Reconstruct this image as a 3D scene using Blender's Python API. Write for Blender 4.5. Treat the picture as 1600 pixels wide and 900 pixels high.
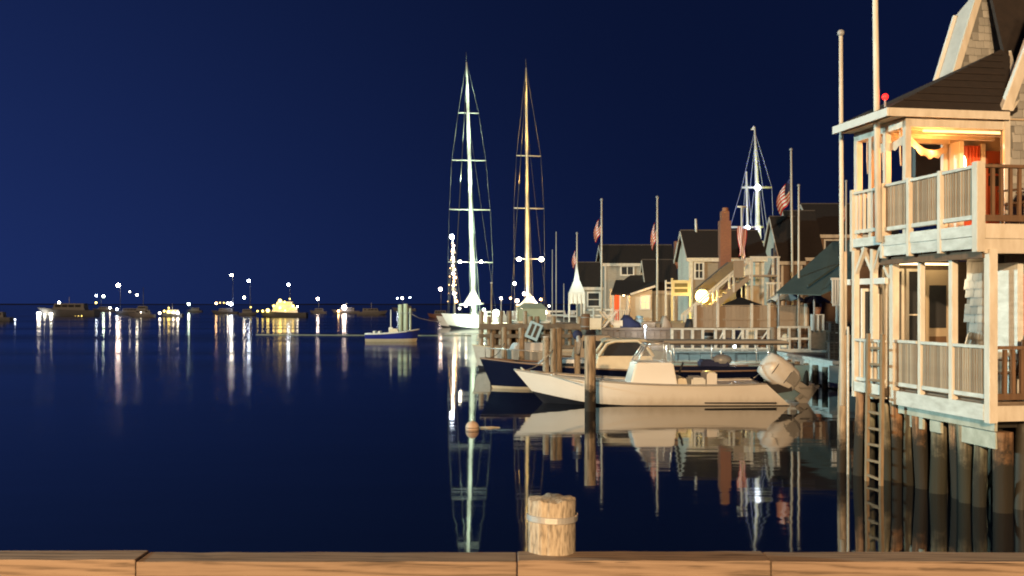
import bpy, bmesh, math, random
from mathutils import Vector, Matrix
random.seed(7)
R = math.radians
sc = bpy.context.scene
for o in list(bpy.data.objects): bpy.data.objects.remove(o)

# ------------------------------------------------------------------ camera, sky, sun, exposure
CAMZ, HOR, F = 3.0, 475.0, 1600.0
cam_d = bpy.data.cameras.new('camera'); cam = bpy.data.objects.new('camera', cam_d)
sc.collection.objects.link(cam); sc.camera = cam
cam.location = (0, 0, CAMZ); cam.rotation_euler = (R(90), 0, 0)
cam_d.sensor_width = 36; cam_d.lens = 36; cam_d.shift_y = 25/1600
cam_d.clip_start = 0.1; cam_d.clip_end = 9000

SUN_EL, SUN_AZ = 11.0, 193.0        # low warm light from behind the camera, a little to the left (compass azimuth, +Y = north)
w = bpy.data.worlds.new('World'); sc.world = w; w.use_nodes = True
nt = w.node_tree; nt.nodes.clear()
wo = nt.nodes.new('ShaderNodeOutputWorld'); bg = nt.nodes.new('ShaderNodeBackground')
sky = nt.nodes.new('ShaderNodeTexSky'); sky.sky_type = 'NISHITA'; sky.sun_disc = False
sky.sun_elevation = R(SUN_EL); sky.sun_rotation = R(SUN_AZ)
sky.air_density = 1.0; sky.dust_density = 0.3; sky.ozone_density = 4.0
# night: only the sky's brightness pattern is kept, compressed, in a deep navy
bw = nt.nodes.new('ShaderNodeRGBToBW'); nt.links.new(sky.outputs[0], bw.inputs[0])
pw_ = nt.nodes.new('ShaderNodeMath'); pw_.operation = 'POWER'; pw_.inputs[1].default_value = 0.15; nt.links.new(bw.outputs[0], pw_.inputs[0])
# town glow: the night sky brightens smoothly towards the harbour mouth on the west
tc = nt.nodes.new('ShaderNodeTexCoord')
dot = nt.nodes.new('ShaderNodeVectorMath'); dot.operation = 'DOT_PRODUCT'
dot.inputs[1].default_value = Vector((-0.90, 0.36, -0.48)).normalized()
nt.links.new(tc.outputs['Generated'], dot.inputs[0])
mr = nt.nodes.new('ShaderNodeMapRange'); mr.inputs[1].default_value = 0.0; mr.inputs[2].default_value = 1.0; mr.inputs[3].default_value = 0.0; mr.inputs[4].default_value = 1.0
nt.links.new(dot.outputs['Value'], mr.inputs[0])
sqr = nt.nodes.new('ShaderNodeMath'); sqr.operation = 'POWER'; sqr.inputs[1].default_value = 2.0; nt.links.new(mr.outputs[0], sqr.inputs[0])
lev = nt.nodes.new('ShaderNodeMath'); lev.operation = 'MULTIPLY_ADD'; lev.inputs[1].default_value = 4.2; lev.inputs[2].default_value = 0.75; nt.links.new(sqr.outputs[0], lev.inputs[0])
val = nt.nodes.new('ShaderNodeMath'); val.operation = 'MULTIPLY'; nt.links.new(lev.outputs[0], val.inputs[0]); nt.links.new(pw_.outputs[0], val.inputs[1])
navy = nt.nodes.new('ShaderNodeMix'); navy.data_type = 'RGBA'; navy.blend_type = 'MULTIPLY'; navy.inputs[0].default_value = 1.0
navy.inputs[6].default_value = (0.095, 0.215, 1.0, 1); nt.links.new(val.outputs[0], navy.inputs[7])
nt.links.new(navy.outputs[2], bg.inputs[0]); bg.inputs[1].default_value = 0.035
nt.links.new(bg.outputs[0], wo.inputs[0])

sun_d = bpy.data.lights.new('sun', 'SUN'); sun_d.energy = 1.15; sun_d.angle = R(1.5); sun_d.color = (1.0, 0.645, 0.335)
sun = bpy.data.objects.new('sun', sun_d); sc.collection.objects.link(sun)
az = R(SUN_AZ)
to_sun = Vector((math.sin(az)*math.cos(R(SUN_EL)), math.cos(az)*math.cos(R(SUN_EL)), math.sin(R(SUN_EL))))
sun.rotation_euler = to_sun.to_track_quat('Z', 'Y').to_euler()

vs = sc.view_settings; vs.view_transform = 'Standard'; vs.look = 'None'; vs.exposure = 0.0; vs.gamma = 1.0; vs.use_curve_mapping = False
sc.render.engine = 'CYCLES'
cy = sc.cycles; cy.use_denoising = True; cy.max_bounces = 6; cy.glossy_bounces = 4; cy.diffuse_bounces = 2
cy.transmission_bounces = 4; cy.transparent_max_bounces = 6; cy.caustics_reflective = False; cy.caustics_refractive = False
cy.sample_clamp_indirect = 12.0; cy.filter_width = 1.9
cy.use_light_tree = True

# ------------------------------------------------------------------ materials
MATS = {}
def mat(name, col, rough=0.6, col2=None, scale=(4, 4, 4), mix=0.5, bump=0.0, metal=0.0, rnd=0.0, coords='Object', bscale=None, spec=0.5, detail=5):
    """Noise-varied paint / wood / cloth: col and col2 mixed by stretched noise; rnd = brightness spread between alike pieces."""
    if name in MATS: return MATS[name]
    m = bpy.data.materials.new(name); m.use_nodes = True; n = m.node_tree.nodes; l = m.node_tree.links
    b = n['Principled BSDF']; b.inputs['Roughness'].default_value = rough; b.inputs['Metallic'].default_value = metal
    b.inputs['Specular IOR Level'].default_value = spec
    if col2 is None: col2 = tuple(c*0.72 for c in col)
    t = n.new('ShaderNodeTexCoord'); mp = n.new('ShaderNodeMapping'); mp.inputs['Scale'].default_value = scale
    l.new(t.outputs[coords], mp.inputs[0])
    nz = n.new('ShaderNodeTexNoise'); nz.inputs['Scale'].default_value = 1.0; nz.inputs['Detail'].default_value = detail; nz.inputs['Roughness'].default_value = 0.62
    l.new(mp.outputs[0], nz.inputs[0])
    rp = n.new('ShaderNodeMapRange'); rp.inputs[1].default_value = 0.5-0.28; rp.inputs[2].default_value = 0.5+0.28
    rp.inputs[3].default_value = max(0, mix-0.5); rp.inputs[4].default_value = min(1, mix+0.5)
    l.new(nz.outputs[0], rp.inputs[0])
    mx = n.new('ShaderNodeMix'); mx.data_type = 'RGBA'
    mx.inputs[6].default_value = (*col, 1); mx.inputs[7].default_value = (*col2, 1)
    l.new(rp.outputs[0], mx.inputs[0]); out = mx.outputs[2]
    if rnd:
        oi = n.new('ShaderNodeObjectInfo'); r2 = n.new('ShaderNodeMapRange')
        r2.inputs[3].default_value = 1-rnd; r2.inputs[4].default_value = 1+rnd*0.6
        l.new(oi.outputs['Random'], r2.inputs[0])
        hv = n.new('ShaderNodeHueSaturation'); l.new(r2.outputs[0], hv.inputs['Value']); l.new(out, hv.inputs['Color']); out = hv.outputs[0]
    l.new(out, b.inputs['Base Color'])
    if bump:
        bp = n.new('ShaderNodeBump'); bp.inputs['Strength'].default_value = 0.6; bp.inputs['Distance'].default_value = bump
        src = nz
        if bscale:
            m2 = n.new('ShaderNodeMapping'); m2.inputs['Scale'].default_value = bscale; l.new(t.outputs[coords], m2.inputs[0])
            src = n.new('ShaderNodeTexNoise'); src.inputs['Scale'].default_value = 1; src.inputs['Detail'].default_value = 4; l.new(m2.outputs[0], src.inputs[0])
        l.new(src.outputs[0], bp.inputs['Height']); l.new(bp.outputs[0], b.inputs['Normal'])
    MATS[name] = m; return m
def emis(name, col, strength):
    if name in MATS: return MATS[name]
    m = bpy.data.materials.new(name); m.use_nodes = True; n = m.node_tree.nodes; l = m.node_tree.links
    b = n['Principled BSDF']; b.inputs['Base Color'].default_value = (*[c*.12 for c in col], 1)
    b.inputs['Emission Color'].default_value = (*col, 1); b.inputs['Emission Strength'].default_value = strength
    MATS[name] = m; return m

white = mat('white_paint', (.80, .80, .77), .45, (.66, .65, .60), (3, 3, 3), .35, .002)
oldwhite = mat('weathered_white_paint', (.80, .82, .79), .6, (.40, .40, .35), (7, 3, 9), .33, .005, rnd=.12)
trim = mat('cream_trim', (.78, .75, .68), .5, (.50, .44, .34), (7, 7, 2.2), .28, .002, rnd=.08)
rawwood = mat('weathered_baluster_wood', (.44, .36, .27), .8, (.28, .225, .165), (18, 18, 3), .5, .003, rnd=.35)
brownwood = mat('brown_stained_wood', (.22, .13, .075), .7, (.12, .07, .04), (14, 14, 3), .5, .003, rnd=.2)
deckwood = mat('grey_deck_wood', (.26, .20, .15), .8, (.15, .12, .09), (6, 1.5, 6), .5, .003, rnd=.15)
shingle = mat('grey_cedar_shingle', (.40, .40, .385), .85, (.25, .25, .235), (9, 9, 4), .5, .004, rnd=.28)
asphalt = mat('dark_roof_shingle', (.034, .024, .020), .95, (.018, .014, .013), (7, 7, 7), .5, .006)
glassm = mat('dark_window_glass', (.03, .035, .04), .06, (.05, .05, .055), (2, 2, 2), .5)
clearglass = bpy.data.materials.new('clear_glass'); clearglass.use_nodes = True
_b = clearglass.node_tree.nodes['Principled BSDF']; _b.inputs['Base Color'].default_value = (.9, .95, .95, 1); _b.inputs['Roughness'].default_value = .03
_b.inputs['Alpha'].default_value = .08
gel = mat('white_gelcoat', (.80, .79, .76), .28, (.74, .72, .68), (1.2, 3, 3), .4)
def grime(m, top=.22):
    n = m.node_tree.nodes; l = m.node_tree.links; b = n['Principled BSDF']; src = b.inputs['Base Color'].links[0].from_socket
    g = n.new('ShaderNodeNewGeometry'); sp = n.new('ShaderNodeSeparateXYZ'); l.new(g.outputs['Position'], sp.inputs[0])
    mp = n.new('ShaderNodeMapping'); mp.inputs['Scale'].default_value = (5, 5, .8); l.new(g.outputs['Position'], mp.inputs[0])
    nz = n.new('ShaderNodeTexNoise'); nz.inputs['Scale'].default_value = 1.2; nz.inputs['Detail'].default_value = 6; l.new(mp.outputs[0], nz.inputs[0])
    a = n.new('ShaderNodeMath'); a.operation = 'MULTIPLY_ADD'; a.inputs[1].default_value = -.5; l.new(nz.outputs[0], a.inputs[0]); l.new(sp.outputs[2], a.inputs[2])
    r = n.new('ShaderNodeMapRange'); r.inputs[1].default_value = -.28; r.inputs[2].default_value = top; r.inputs[3].default_value = .28; r.inputs[4].default_value = 0
    l.new(a.outputs[0], r.inputs[0])
    x = n.new('ShaderNodeMix'); x.data_type = 'RGBA'; x.inputs[7].default_value = (.30, .24, .15, 1); l.new(r.outputs[0], x.inputs[0]); l.new(src, x.inputs[6]); l.new(x.outputs[2], b.inputs['Base Color'])
grime(gel, .05)
navyhull = mat('navy_gelcoat', (.004, .006, .022), .18, (.006, .009, .03), (1, 1, 1), .5)
bluehull = mat('royal_blue_paint', (.02, .035, .30), .35, (.014, .022, .2), (1, 1, 1), .5)
antifoul = mat('dark_bottom_paint', (.010, .012, .022), .5, (.018, .02, .03), (2, 2, 2), .5)
cream = mat('cream_paint', (.74, .66, .50), .5, (.6, .52, .38), (3, 3, 3), .4)
darkstuff = mat('dark_rubber', (.018, .018, .02), .5)
steel = mat('polished_steel', (.78, .77, .74), .32, (.62, .62, .6), (6, 6, 6), .5, metal=.7)
metalgrey = mat('grey_painted_metal', (.38, .39, .40), .4, (.28, .29, .3), (5, 5, 5), .5)
brick = mat('red_brick', (.34, .15, .09), .85, (.22, .10, .065), (6, 6, 14), .5, .006)
canvas_w = mat('white_canvas', (.78, .80, .78), .8, (.62, .64, .62), (3, 3, 3), .4)
canvas_t = mat('teal_green_canvas', (.075, .115, .115), .85, (.05, .08, .085), (1.2, 1.2, 1.2), .5)
canvas_tan = mat('tan_canvas', (.42, .33, .24), .85, (.3, .24, .18), (3, 3, 3), .5)
canvas_b = mat('navy_canvas', (.02, .03, .10), .8, (.012, .018, .06), (3, 3, 3), .5)
canvas_g = mat('pale_green_canvas', (.40, .48, .38), .8, (.3, .38, .3), (2, 2, 2), .5)
lightblue = mat('light_blue_paint', (.38, .60, .72), .5, (.3, .5, .62), (3, 3, 3), .4)
yellowp = mat('cream_yellow_paint', (.50, .45, .33), .5, (.42, .36, .24), (3, 3, 3), .4)
olive = mat('olive_lettering_band', (.05, .042, .014), .6, (.14, .11, .04), (9, 9, 40), .45)
rope = mat('pale_rope', (.55, .50, .40), .9)
redcloth = mat('red_orange_curtain', (.62, .10, .03), .85, (.42, .06, .02), (30, 30, 2), .5)
swag = mat('pale_swag_cloth', (.70, .62, .52), .85, (.55, .46, .36), (8, 8, 8), .5)
tanwall = mat('tan_wall_paint', (.55, .44, .30), .7, (.46, .36, .25), (2, 2, 2), .5)
housewall = mat('house_shingle_siding', (.40, .385, .34), .9, (.28, .265, .23), (2.5, 2.5, 14), .5, .02, bscale=(6, 6, 22))
palewall = mat('pale_shingle_siding', (.66, .62, .52), .9, (.50, .47, .40), (2.5, 2.5, 12), .5, .02, bscale=(6, 6, 22))
wharfwood = mat('wharf_timber', (.24, .185, .135), .85, (.12, .095, .07), (3, 3, 6), .5, .006, rnd=.2)
fencewood = mat('tan_fence_boards', (.40, .31, .225), .85, (.31, .24, .175), (9, 9, 1.2), .5, .006, rnd=.1)
bulk = mat('brightened_bulkhead', (.76, .80, .77), .7, (.45, .49, .47), (1.8, 1.8, 3.5), .4, .01)  # lightened colour stands in for cool light on the planks
land = mat('dark_shore_scrub', (.004, .006, .010), 1.0, (.006, .008, .012), (.03, .03, .05), .5)

def timber(name, c1, c2, c3):
    """Sawn timber with long grain along X, dark checks and knots."""
    m = bpy.data.materials.new(name); m.use_nodes = True; n = m.node_tree.nodes; l = m.node_tree.links
    b = n['Principled BSDF']; b.inputs['Roughness'].default_value = .75
    t = n.new('ShaderNodeTexCoord'); oi = n.new('ShaderNodeObjectInfo')
    off = n.new('ShaderNodeVectorMath'); off.operation = 'SCALE'; off.inputs[0].default_value = (13, 7, 5); l.new(oi.outputs['Random'], off.inputs['Scale'])
    ad = n.new('ShaderNodeVectorMath'); l.new(t.outputs['Object'], ad.inputs[0]); l.new(off.outputs[0], ad.inputs[1])
    mp = n.new('ShaderNodeMapping'); mp.inputs['Scale'].default_value = (1.6, 30, 30); l.new(ad.outputs[0], mp.inputs[0])
    nz = n.new('ShaderNodeTexNoise'); nz.inputs['Scale'].default_value = 1.0; nz.inputs['Detail'].default_value = 7; nz.inputs['Roughness'].default_value = .62
    nz.inputs['Distortion'].default_value = 1.1
    l.new(mp.outputs[0], nz.inputs[0])
    wv = n.new('ShaderNodeTexWave'); wv.wave_type = 'BANDS'; wv.bands_direction = 'DIAGONAL'
    wv.inputs['Scale'].default_value = .33; wv.inputs['Distortion'].default_value = 9; wv.inputs['Detail'].default_value = 4; wv.inputs['Detail Scale'].default_value = 1.3
    l.new(mp.outputs[0], wv.inputs[0])
    cr = n.new('ShaderNodeValToRGB'); e = cr.color_ramp.elements
    e[0].position = .30; e[0].color = (*c3, 1); e[1].position = .62; e[1].color = (*c1, 1)
    k = e.new(.45); k.color = (*c2, 1)
    mixv = n.new('ShaderNodeMath'); mixv.operation = 'MULTIPLY_ADD'; mixv.inputs[1].default_value = .22
    l.new(wv.outputs[1], mixv.inputs[0])
    s2 = n.new('ShaderNodeMath'); s2.operation = 'MULTIPLY'; s2.inputs[1].default_value = .78; l.new(nz.outputs[0], s2.inputs[0])
    l.new(s2.outputs[0], mixv.inputs[2]); l.new(mixv.outputs[0], cr.inputs[0])
    mpc = n.new('ShaderNodeMapping'); mpc.inputs['Scale'].default_value = (.9, 46, 46); l.new(ad.outputs[0], mpc.inputs[0])
    nc = n.new('ShaderNodeTexNoise'); nc.inputs['Scale'].default_value = 1; nc.inputs['Detail'].default_value = 3; nc.inputs['Distortion'].default_value = .6; l.new(mpc.outputs[0], nc.inputs[0])
    rc = n.new('ShaderNodeMapRange'); rc.inputs[1].default_value = .665; rc.inputs[2].default_value = .70; l.new(nc.outputs[0], rc.inputs[0])
    xc = n.new('ShaderNodeMix'); xc.data_type = 'RGBA'; xc.inputs[7].default_value = (.035, .02, .012, 1); l.new(rc.outputs[0], xc.inputs[0]); l.new(cr.outputs[0], xc.inputs[6])
    hv = n.new('ShaderNodeHueSaturation'); r2 = n.new('ShaderNodeMapRange'); r2.inputs[3].default_value = .85; r2.inputs[4].default_value = 1.12
    l.new(oi.outputs['Random'], r2.inputs[0]); l.new(r2.outputs[0], hv.inputs['Value']); l.new(xc.outputs[2], hv.inputs['Color'])
    l.new(hv.outputs[0], b.inputs['Base Color'])
    bp = n.new('ShaderNodeBump'); bp.inputs['Strength'].default_value = .5; bp.inputs['Distance'].default_value = .006
    l.new(mixv.outputs[0], bp.inputs['Height']); l.new(bp.outputs[0], b.inputs['Normal'])
    return m
curbwood = timber('sawn_curb_timber', (.27, .195, .137), (.215, .152, .105), (.105, .072, .048))

def pile_mat(name, c1, c2, wet, line, soft=.2, sc_=(26, 26, 2.2)):
    """Round timber pile, long vertical checks; weed and wet black below the tide line (world z)."""
    m = bpy.data.materials.new(name); m.use_nodes = True; n = m.node_tree.nodes; l = m.node_tree.links
    b = n['Principled BSDF']; b.inputs['Roughness'].default_value = .85
    g = n.new('ShaderNodeNewGeometry'); oi = n.new('ShaderNodeObjectInfo')
    mp = n.new('ShaderNodeMapping'); mp.inputs['Scale'].default_value = sc_; l.new(g.outputs['Position'], mp.inputs[0])
    nz = n.new('ShaderNodeTexNoise'); nz.inputs['Scale'].default_value = 1; nz.inputs['Detail'].default_value = 6; l.new(mp.outputs[0], nz.inputs[0])
    cr = n.new('ShaderNodeValToRGB'); e = cr.color_ramp.elements
    e[0].position = .34; e[0].color = (*[c*.5 for c in c2], 1); e[1].position = .66; e[1].color = (*c1, 1); k = e.new(.48); k.color = (*c2, 1)
    l.new(nz.outputs[0], cr.inputs[0])
    hv = n.new('ShaderNodeHueSaturation'); r2 = n.new('ShaderNodeMapRange'); r2.inputs[3].default_value = .8; r2.inputs[4].default_value = 1.15
    l.new(oi.outputs['Random'], r2.inputs[0]); l.new(r2.outputs[0], hv.inputs['Value']); l.new(cr.outputs[0], hv.inputs['Color'])
    sep = n.new('ShaderNodeSeparateXYZ'); l.new(g.outputs['Position'], sep.inputs[0])
    n2 = n.new('ShaderNodeTexNoise'); n2.inputs['Scale'].default_value = 3.2; n2.inputs['Detail'].default_value = 7; n2.inputs['Roughness'].default_value = .7; l.new(g.outputs['Position'], n2.inputs[0])
    a = n.new('ShaderNodeMath'); a.operation = 'MULTIPLY_ADD'; a.inputs[1].default_value = 1.3; l.new(n2.outputs[0], a.inputs[0]); l.new(sep.outputs[2], a.inputs[2])
    rr = n.new('ShaderNodeMapRange'); rr.inputs[1].default_value = line+.65-soft; rr.inputs[2].default_value = line+.65+soft
    l.new(a.outputs[0], rr.inputs[0])
    mx = n.new('ShaderNodeMix'); mx.data_type = 'RGBA'; mx.inputs[6].default_value = (*wet, 1)
    l.new(rr.outputs[0], mx.inputs[0]); l.new(hv.outputs[0], mx.inputs[7]); l.new(mx.outputs[2], b.inputs['Base Color'])
    bp = n.new('ShaderNodeBump'); bp.inputs['Strength'].default_value = .7; bp.inputs['Distance'].default_value = .012
    l.new(nz.outputs[0], bp.inputs['Height']); l.new(bp.outputs[0], b.inputs['Normal'])
    return m
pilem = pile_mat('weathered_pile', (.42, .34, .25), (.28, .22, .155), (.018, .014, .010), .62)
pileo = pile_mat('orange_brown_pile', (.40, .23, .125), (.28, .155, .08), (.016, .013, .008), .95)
pilefg = pile_mat('pale_grey_pile', (.43, .37, .285), (.33, .28, .215), (.02, .02, .02), -3, .2, (60, 60, 13))
pileg = pile_mat('green_stained_pile', (.20, .20, .14), (.11, .10, .07), (.012, .012, .008), .75, .35)
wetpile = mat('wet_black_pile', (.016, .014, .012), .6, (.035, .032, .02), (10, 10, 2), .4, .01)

def flag_mat():
    m = bpy.data.materials.new('striped_flag_cloth'); m.use_nodes = True; n = m.node_tree.nodes; l = m.node_tree.links
    b = n['Principled BSDF']; b.inputs['Roughness'].default_value = .8
    uv = n.new('ShaderNodeUVMap'); uv.uv_map = 'uv'; s = n.new('ShaderNodeSeparateXYZ'); l.new(uv.outputs[0], s.inputs[0])
    def M(op, a, b_=None):
        k = n.new('ShaderNodeMath'); k.operation = op
        for i, v in enumerate((a, b_)):
            if v is None: continue
            if isinstance(v, (int, float)): k.inputs[i].default_value = v
            else: l.new(v, k.inputs[i])
        return k.outputs[0]
    st = M('MODULO', M('FLOOR', M('MULTIPLY', s.outputs[1], 13)), 2)
    can = M('MULTIPLY', M('LESS_THAN', s.outputs[0], .4), M('GREATER_THAN', s.outputs[1], .46))
    x1 = n.new('ShaderNodeMix'); x1.data_type = 'RGBA'; x1.inputs[6].default_value = (.50, .035, .035, 1); x1.inputs[7].default_value = (.72, .70, .66, 1)
    l.new(st, x1.inputs[0])
    x2 = n.new('ShaderNodeMix'); x2.data_type = 'RGBA'; x2.inputs[7].default_value = (.02, .03, .13, 1)
    l.new(can, x2.inputs[0]); l.new(x1.outputs[2], x2.inputs[6]); l.new(x2.outputs[2], b.inputs['Base Color'])
    return m
flagm = flag_mat()

def water_mat():
    m = bpy.data.materials.new('harbour_water'); m.use_nodes = True; n = m.node_tree.nodes; l = m.node_tree.links
    b = n['Principled BSDF']; b.inputs['Base Color'].default_value = (.002, .005, .012, 1); b.inputs['IOR'].default_value = 2.6
    g = n.new('ShaderNodeNewGeometry'); sep = n.new('ShaderNodeSeparateXYZ'); l.new(g.outputs['Position'], sep.inputs[0])
    # open water outside the slip is ruffled, the sheltered slip by the wharf is glassy
    k = n.new('ShaderNodeMath'); k.operation = 'MULTIPLY_ADD'; k.inputs[1].default_value = -4.0; l.new(sep.outputs[0], k.inputs[0]); l.new(sep.outputs[1], k.inputs[2])
    rg = n.new('ShaderNodeMapRange'); rg.interpolation_type = 'SMOOTHSTEP'
    rg.inputs[1].default_value = 40; rg.inputs[2].default_value = 95; rg.inputs[3].default_value = .042; rg.inputs[4].default_value = .155
    l.new(k.outputs[0], rg.inputs[0]); 
    # cat's-paws: patches of calmer and rougher water in long bands
    mp0 = n.new('ShaderNodeMapping'); mp0.inputs['Scale'].default_value = (.010, .075, 1); l.new(g.outputs['Position'], mp0.inputs[0])
    n0 = n.new('ShaderNodeTexNoise'); n0.inputs['Scale'].default_value = 1; n0.inputs['Detail'].default_value = 3; l.new(mp0.outputs[0], n0.inputs[0])
    r0 = n.new('ShaderNodeMapRange'); r0.inputs[1].default_value = .35; r0.inputs[2].default_value = .65; r0.inputs[3].default_value = .55; r0.inputs[4].default_value = 1.25
    l.new(n0.outputs[0], r0.inputs[0])
    rm = n.new('ShaderNodeMath'); rm.operation = 'MULTIPLY'; l.new(rg.outputs[0], rm.inputs[0]); l.new(r0.outputs[0], rm.inputs[1])
    l.new(rm.outputs[0], b.inputs['Roughness'])
    mp = n.new('ShaderNodeMapping'); mp.inputs['Scale'].default_value = (.35, 1.1, 1); l.new(g.outputs['Position'], mp.inputs[0])
    nz = n.new('ShaderNodeTexNoise'); nz.inputs['Scale'].default_value = 1.0; nz.inputs['Detail'].default_value = 2.5; l.new(mp.outputs[0], nz.inputs[0])
    mp2 = n.new('ShaderNodeMapping'); mp2.inputs['Scale'].default_value = (.05, .22, 1); l.new(g.outputs['Position'], mp2.inputs[0])
    nz2 = n.new('ShaderNodeTexNoise'); nz2.inputs['Scale'].default_value = 1.0; nz2.inputs['Detail'].default_value = 1; l.new(mp2.outputs[0], nz2.inputs[0])
    b1 = n.new('ShaderNodeBump'); b1.inputs['Strength'].default_value = 1; b1.inputs['Distance'].default_value = .0045
    l.new(nz.outputs[0], b1.inputs['Height'])
    b2 = n.new('ShaderNodeBump'); b2.inputs['Strength'].default_value = 1; b2.inputs['Distance'].default_value = .014
    l.new(nz2.outputs[0], b2.inputs['Height']); l.new(b1.outputs[0], b2.inputs['Normal'])
    l.new(b2.outputs[0], b.inputs['Normal'])
    return m
waterm = water_mat()

# lamps
COL = {'w': (1, .88, .66), 'c': (.80, .88, 1), 'y': (1, .70, .16), 'o': (1, .55, .22), 'g': (.85, 1, .75), 'r': (1, .02, .015), 'p': (1, .78, .64)}
def bulb_mat(c, s): return emis('lit_lamp_%s_%g' % (c, s), COL[c], s)

# ------------------------------------------------------------------ helpers
OFF = {}
def P(px, py, Y): return Vector(((px-800)/F*Y, Y, CAMZ+(HOR-py)/F*Y))
def X(px, Y): return (px-800)/F*Y
def Z(py, Y): return CAMZ+(HOR-py)/F*Y
def D(py): return CAMZ*F/(py-HOR)
def link(o): sc.collection.objects.link(o); return o
def props(o, label=None, cat=None, group=None, kind=None):
    for k, v in (('label', label), ('category', cat), ('group', group), ('kind', kind)):
        if v: o[k] = v
    return o
def thing(name, label, cat, loc=(0, 0, 0), rotz=0, group=None, world=False):
    """Empty at a thing's base. world=True: its parts are given in world coordinates."""
    o = link(bpy.data.objects.new(name, None)); o.empty_display_size = .3
    o.location = loc; o.rotation_euler = (0, 0, rotz); props(o, label, cat, group)
    OFF[o.name] = Vector(loc) if world else Vector((0, 0, 0)); return o
class MB:
    def __init__(s): s.v = []; s.f = []; s.sm = []; s.uv = None
    def add(s, vs, fs, smooth=False):
        b = len(s.v); s.v += [Vector(p) for p in vs]
        for f in fs: s.f.append([b+i for i in f]); s.sm.append(smooth)
        return s
    def box(s, x0, x1, y0, y1, z0, z1):
        return s.add([(x0, y0, z0), (x1, y0, z0), (x1, y1, z0), (x0, y1, z0), (x0, y0, z1), (x1, y0, z1), (x1, y1, z1), (x0, y1, z1)],
                     [(0, 3, 2, 1), (4, 5, 6, 7), (0, 1, 5, 4), (1, 2, 6, 5), (2, 3, 7, 6), (3, 0, 4, 7)])
    def beam(s, p, q, wd, h, up=(0, 0, 1)):
        p, q = Vector(p), Vector(q); d = (q-p).normalized(); u = Vector(up)
        if abs(d.dot(u)) > .98: u = Vector((0, 1, 0))
        r = d.cross(u).normalized(); u = r.cross(d).normalized(); r = r*wd/2; u = u*h/2
        a = [p-r-u, p+r-u, p+r+u, p-r+u, q-r-u, q+r-u, q+r+u, q-r+u]
        return s.add(a, [(0, 1, 2, 3), (4, 7, 6, 5), (0, 4, 5, 1), (1, 5, 6, 2), (2, 6, 7, 3), (3, 7, 4, 0)])
    def tube(s, pts, rad, n=8, cap=True, smooth=True):
        pts = [Vector(p) for p in pts]
        if isinstance(rad, (int, float)): rad = [rad]*len(pts)
        vs = []; N = len(pts)
        for i, p in enumerate(pts):
            d = (pts[min(i+1, N-1)]-pts[max(i-1, 0)]).normalized()
            ref = Vector((1, 0, 0)) if abs(d.x) < .9 else Vector((0, 1, 0))
            a = d.cross(ref).normalized(); b = d.cross(a).normalized()
            for k in range(n):
                t = 2*math.pi*k/n; vs.append(p+(a*math.cos(t)+b*math.sin(t))*rad[i])
        fs = [(i*n+k, i*n+(k+1) % n, (i+1)*n+(k+1) % n, (i+1)*n+k) for i in range(N-1) for k in range(n)]
        s.add(vs, fs, smooth)
        if cap:
            b = len(s.v)-len(vs)
            s.f.append([b+k for k in range(n)][::-1]); s.sm.append(False)
            s.f.append([b+(N-1)*n+k for k in range(n)]); s.sm.append(False)
        return s
    def slab(s, poly, t):
        """polygon (3d points) thickened by vector t"""
        t = Vector(t); n = len(poly); p = [Vector(q) for q in poly]
        return s.add(p+[q+t for q in p], [tuple(range(n))[::-1], tuple(range(n, 2*n))]+[(i, (i+1) % n, n+(i+1) % n, n+i) for i in range(n)])
    def ball(s, c, r, nu=10, nv=6, sq=(1, 1, 1)):
        c = Vector(c); vs = [c+Vector((0, 0, -r*sq[2]))]
        for j in range(1, nv):
            ph = -math.pi/2+math.pi*j/nv
            for i in range(nu):
                t = 2*math.pi*i/nu; vs.append(c+Vector((r*sq[0]*math.cos(ph)*math.cos(t), r*sq[1]*math.cos(ph)*math.sin(t), r*sq[2]*math.sin(ph))))
        vs.append(c+Vector((0, 0, r*sq[2]))); L = len(vs)-1
        fs = [(0, 1+(i+1) % nu, 1+i) for i in range(nu)]
        for j in range(nv-2):
            for i in range(nu): a = 1+j*nu; fs.append((a+i, a+(i+1) % nu, a+nu+(i+1) % nu, a+nu+i))
        a = 1+(nv-2)*nu; fs += [(a+i, a+(i+1) % nu, L) for i in range(nu)]
        return s.add(vs, fs, True)
    def build(s, name, m, parent=None, bevel=0, label=None):
        off = OFF[parent.name] if parent else Vector((0, 0, 0))
        me = bpy.data.meshes.new(name); me.from_pydata([p-off for p in s.v], [], s.f)
        me.polygons.foreach_set('use_smooth', s.sm)
        bm = bmesh.new(); bm.from_mesh(me); bmesh.ops.recalc_face_normals(bm, faces=bm.faces)
        if bevel: bmesh.ops.bevel(bm, geom=list(bm.edges), offset=bevel, segments=2, affect='EDGES')
        bm.to_mesh(me); bm.free()
        me.materials.append(m); o = link(bpy.data.objects.new(name, me))
        if parent: o.parent = parent; OFF[o.name] = off
        if label: o['label'] = label
        return o
def box(name, m, parent, *a, **k): return MB().box(*a).build(name, m, parent, **k)
def beam(name, m, parent, p, q, wd, h, **k): return MB().beam(p, q, wd, h).build(name, m, parent, **k)
def tube(name, m, parent, pts, r, n=8, **k): return MB().tube(pts, r, n).build(name, m, parent, **k)
def inst(src, name, parent, loc, rot=(0, 0, 0), scale=(1, 1, 1)):
    """another piece with the same mesh"""
    o = link(bpy.data.objects.new(name, src.data if hasattr(src, 'data') else src)); o.parent = parent
    o.location = Vector(loc)-(OFF[parent.name] if parent else Vector()); o.rotation_euler = rot; o.scale = scale
    if parent: OFF[o.name] = OFF[parent.name]
    return o
def mesh_of(mb, name, m):
    o = mb.build(name, m); me = o.data; bpy.data.objects.remove(o); return me
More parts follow.
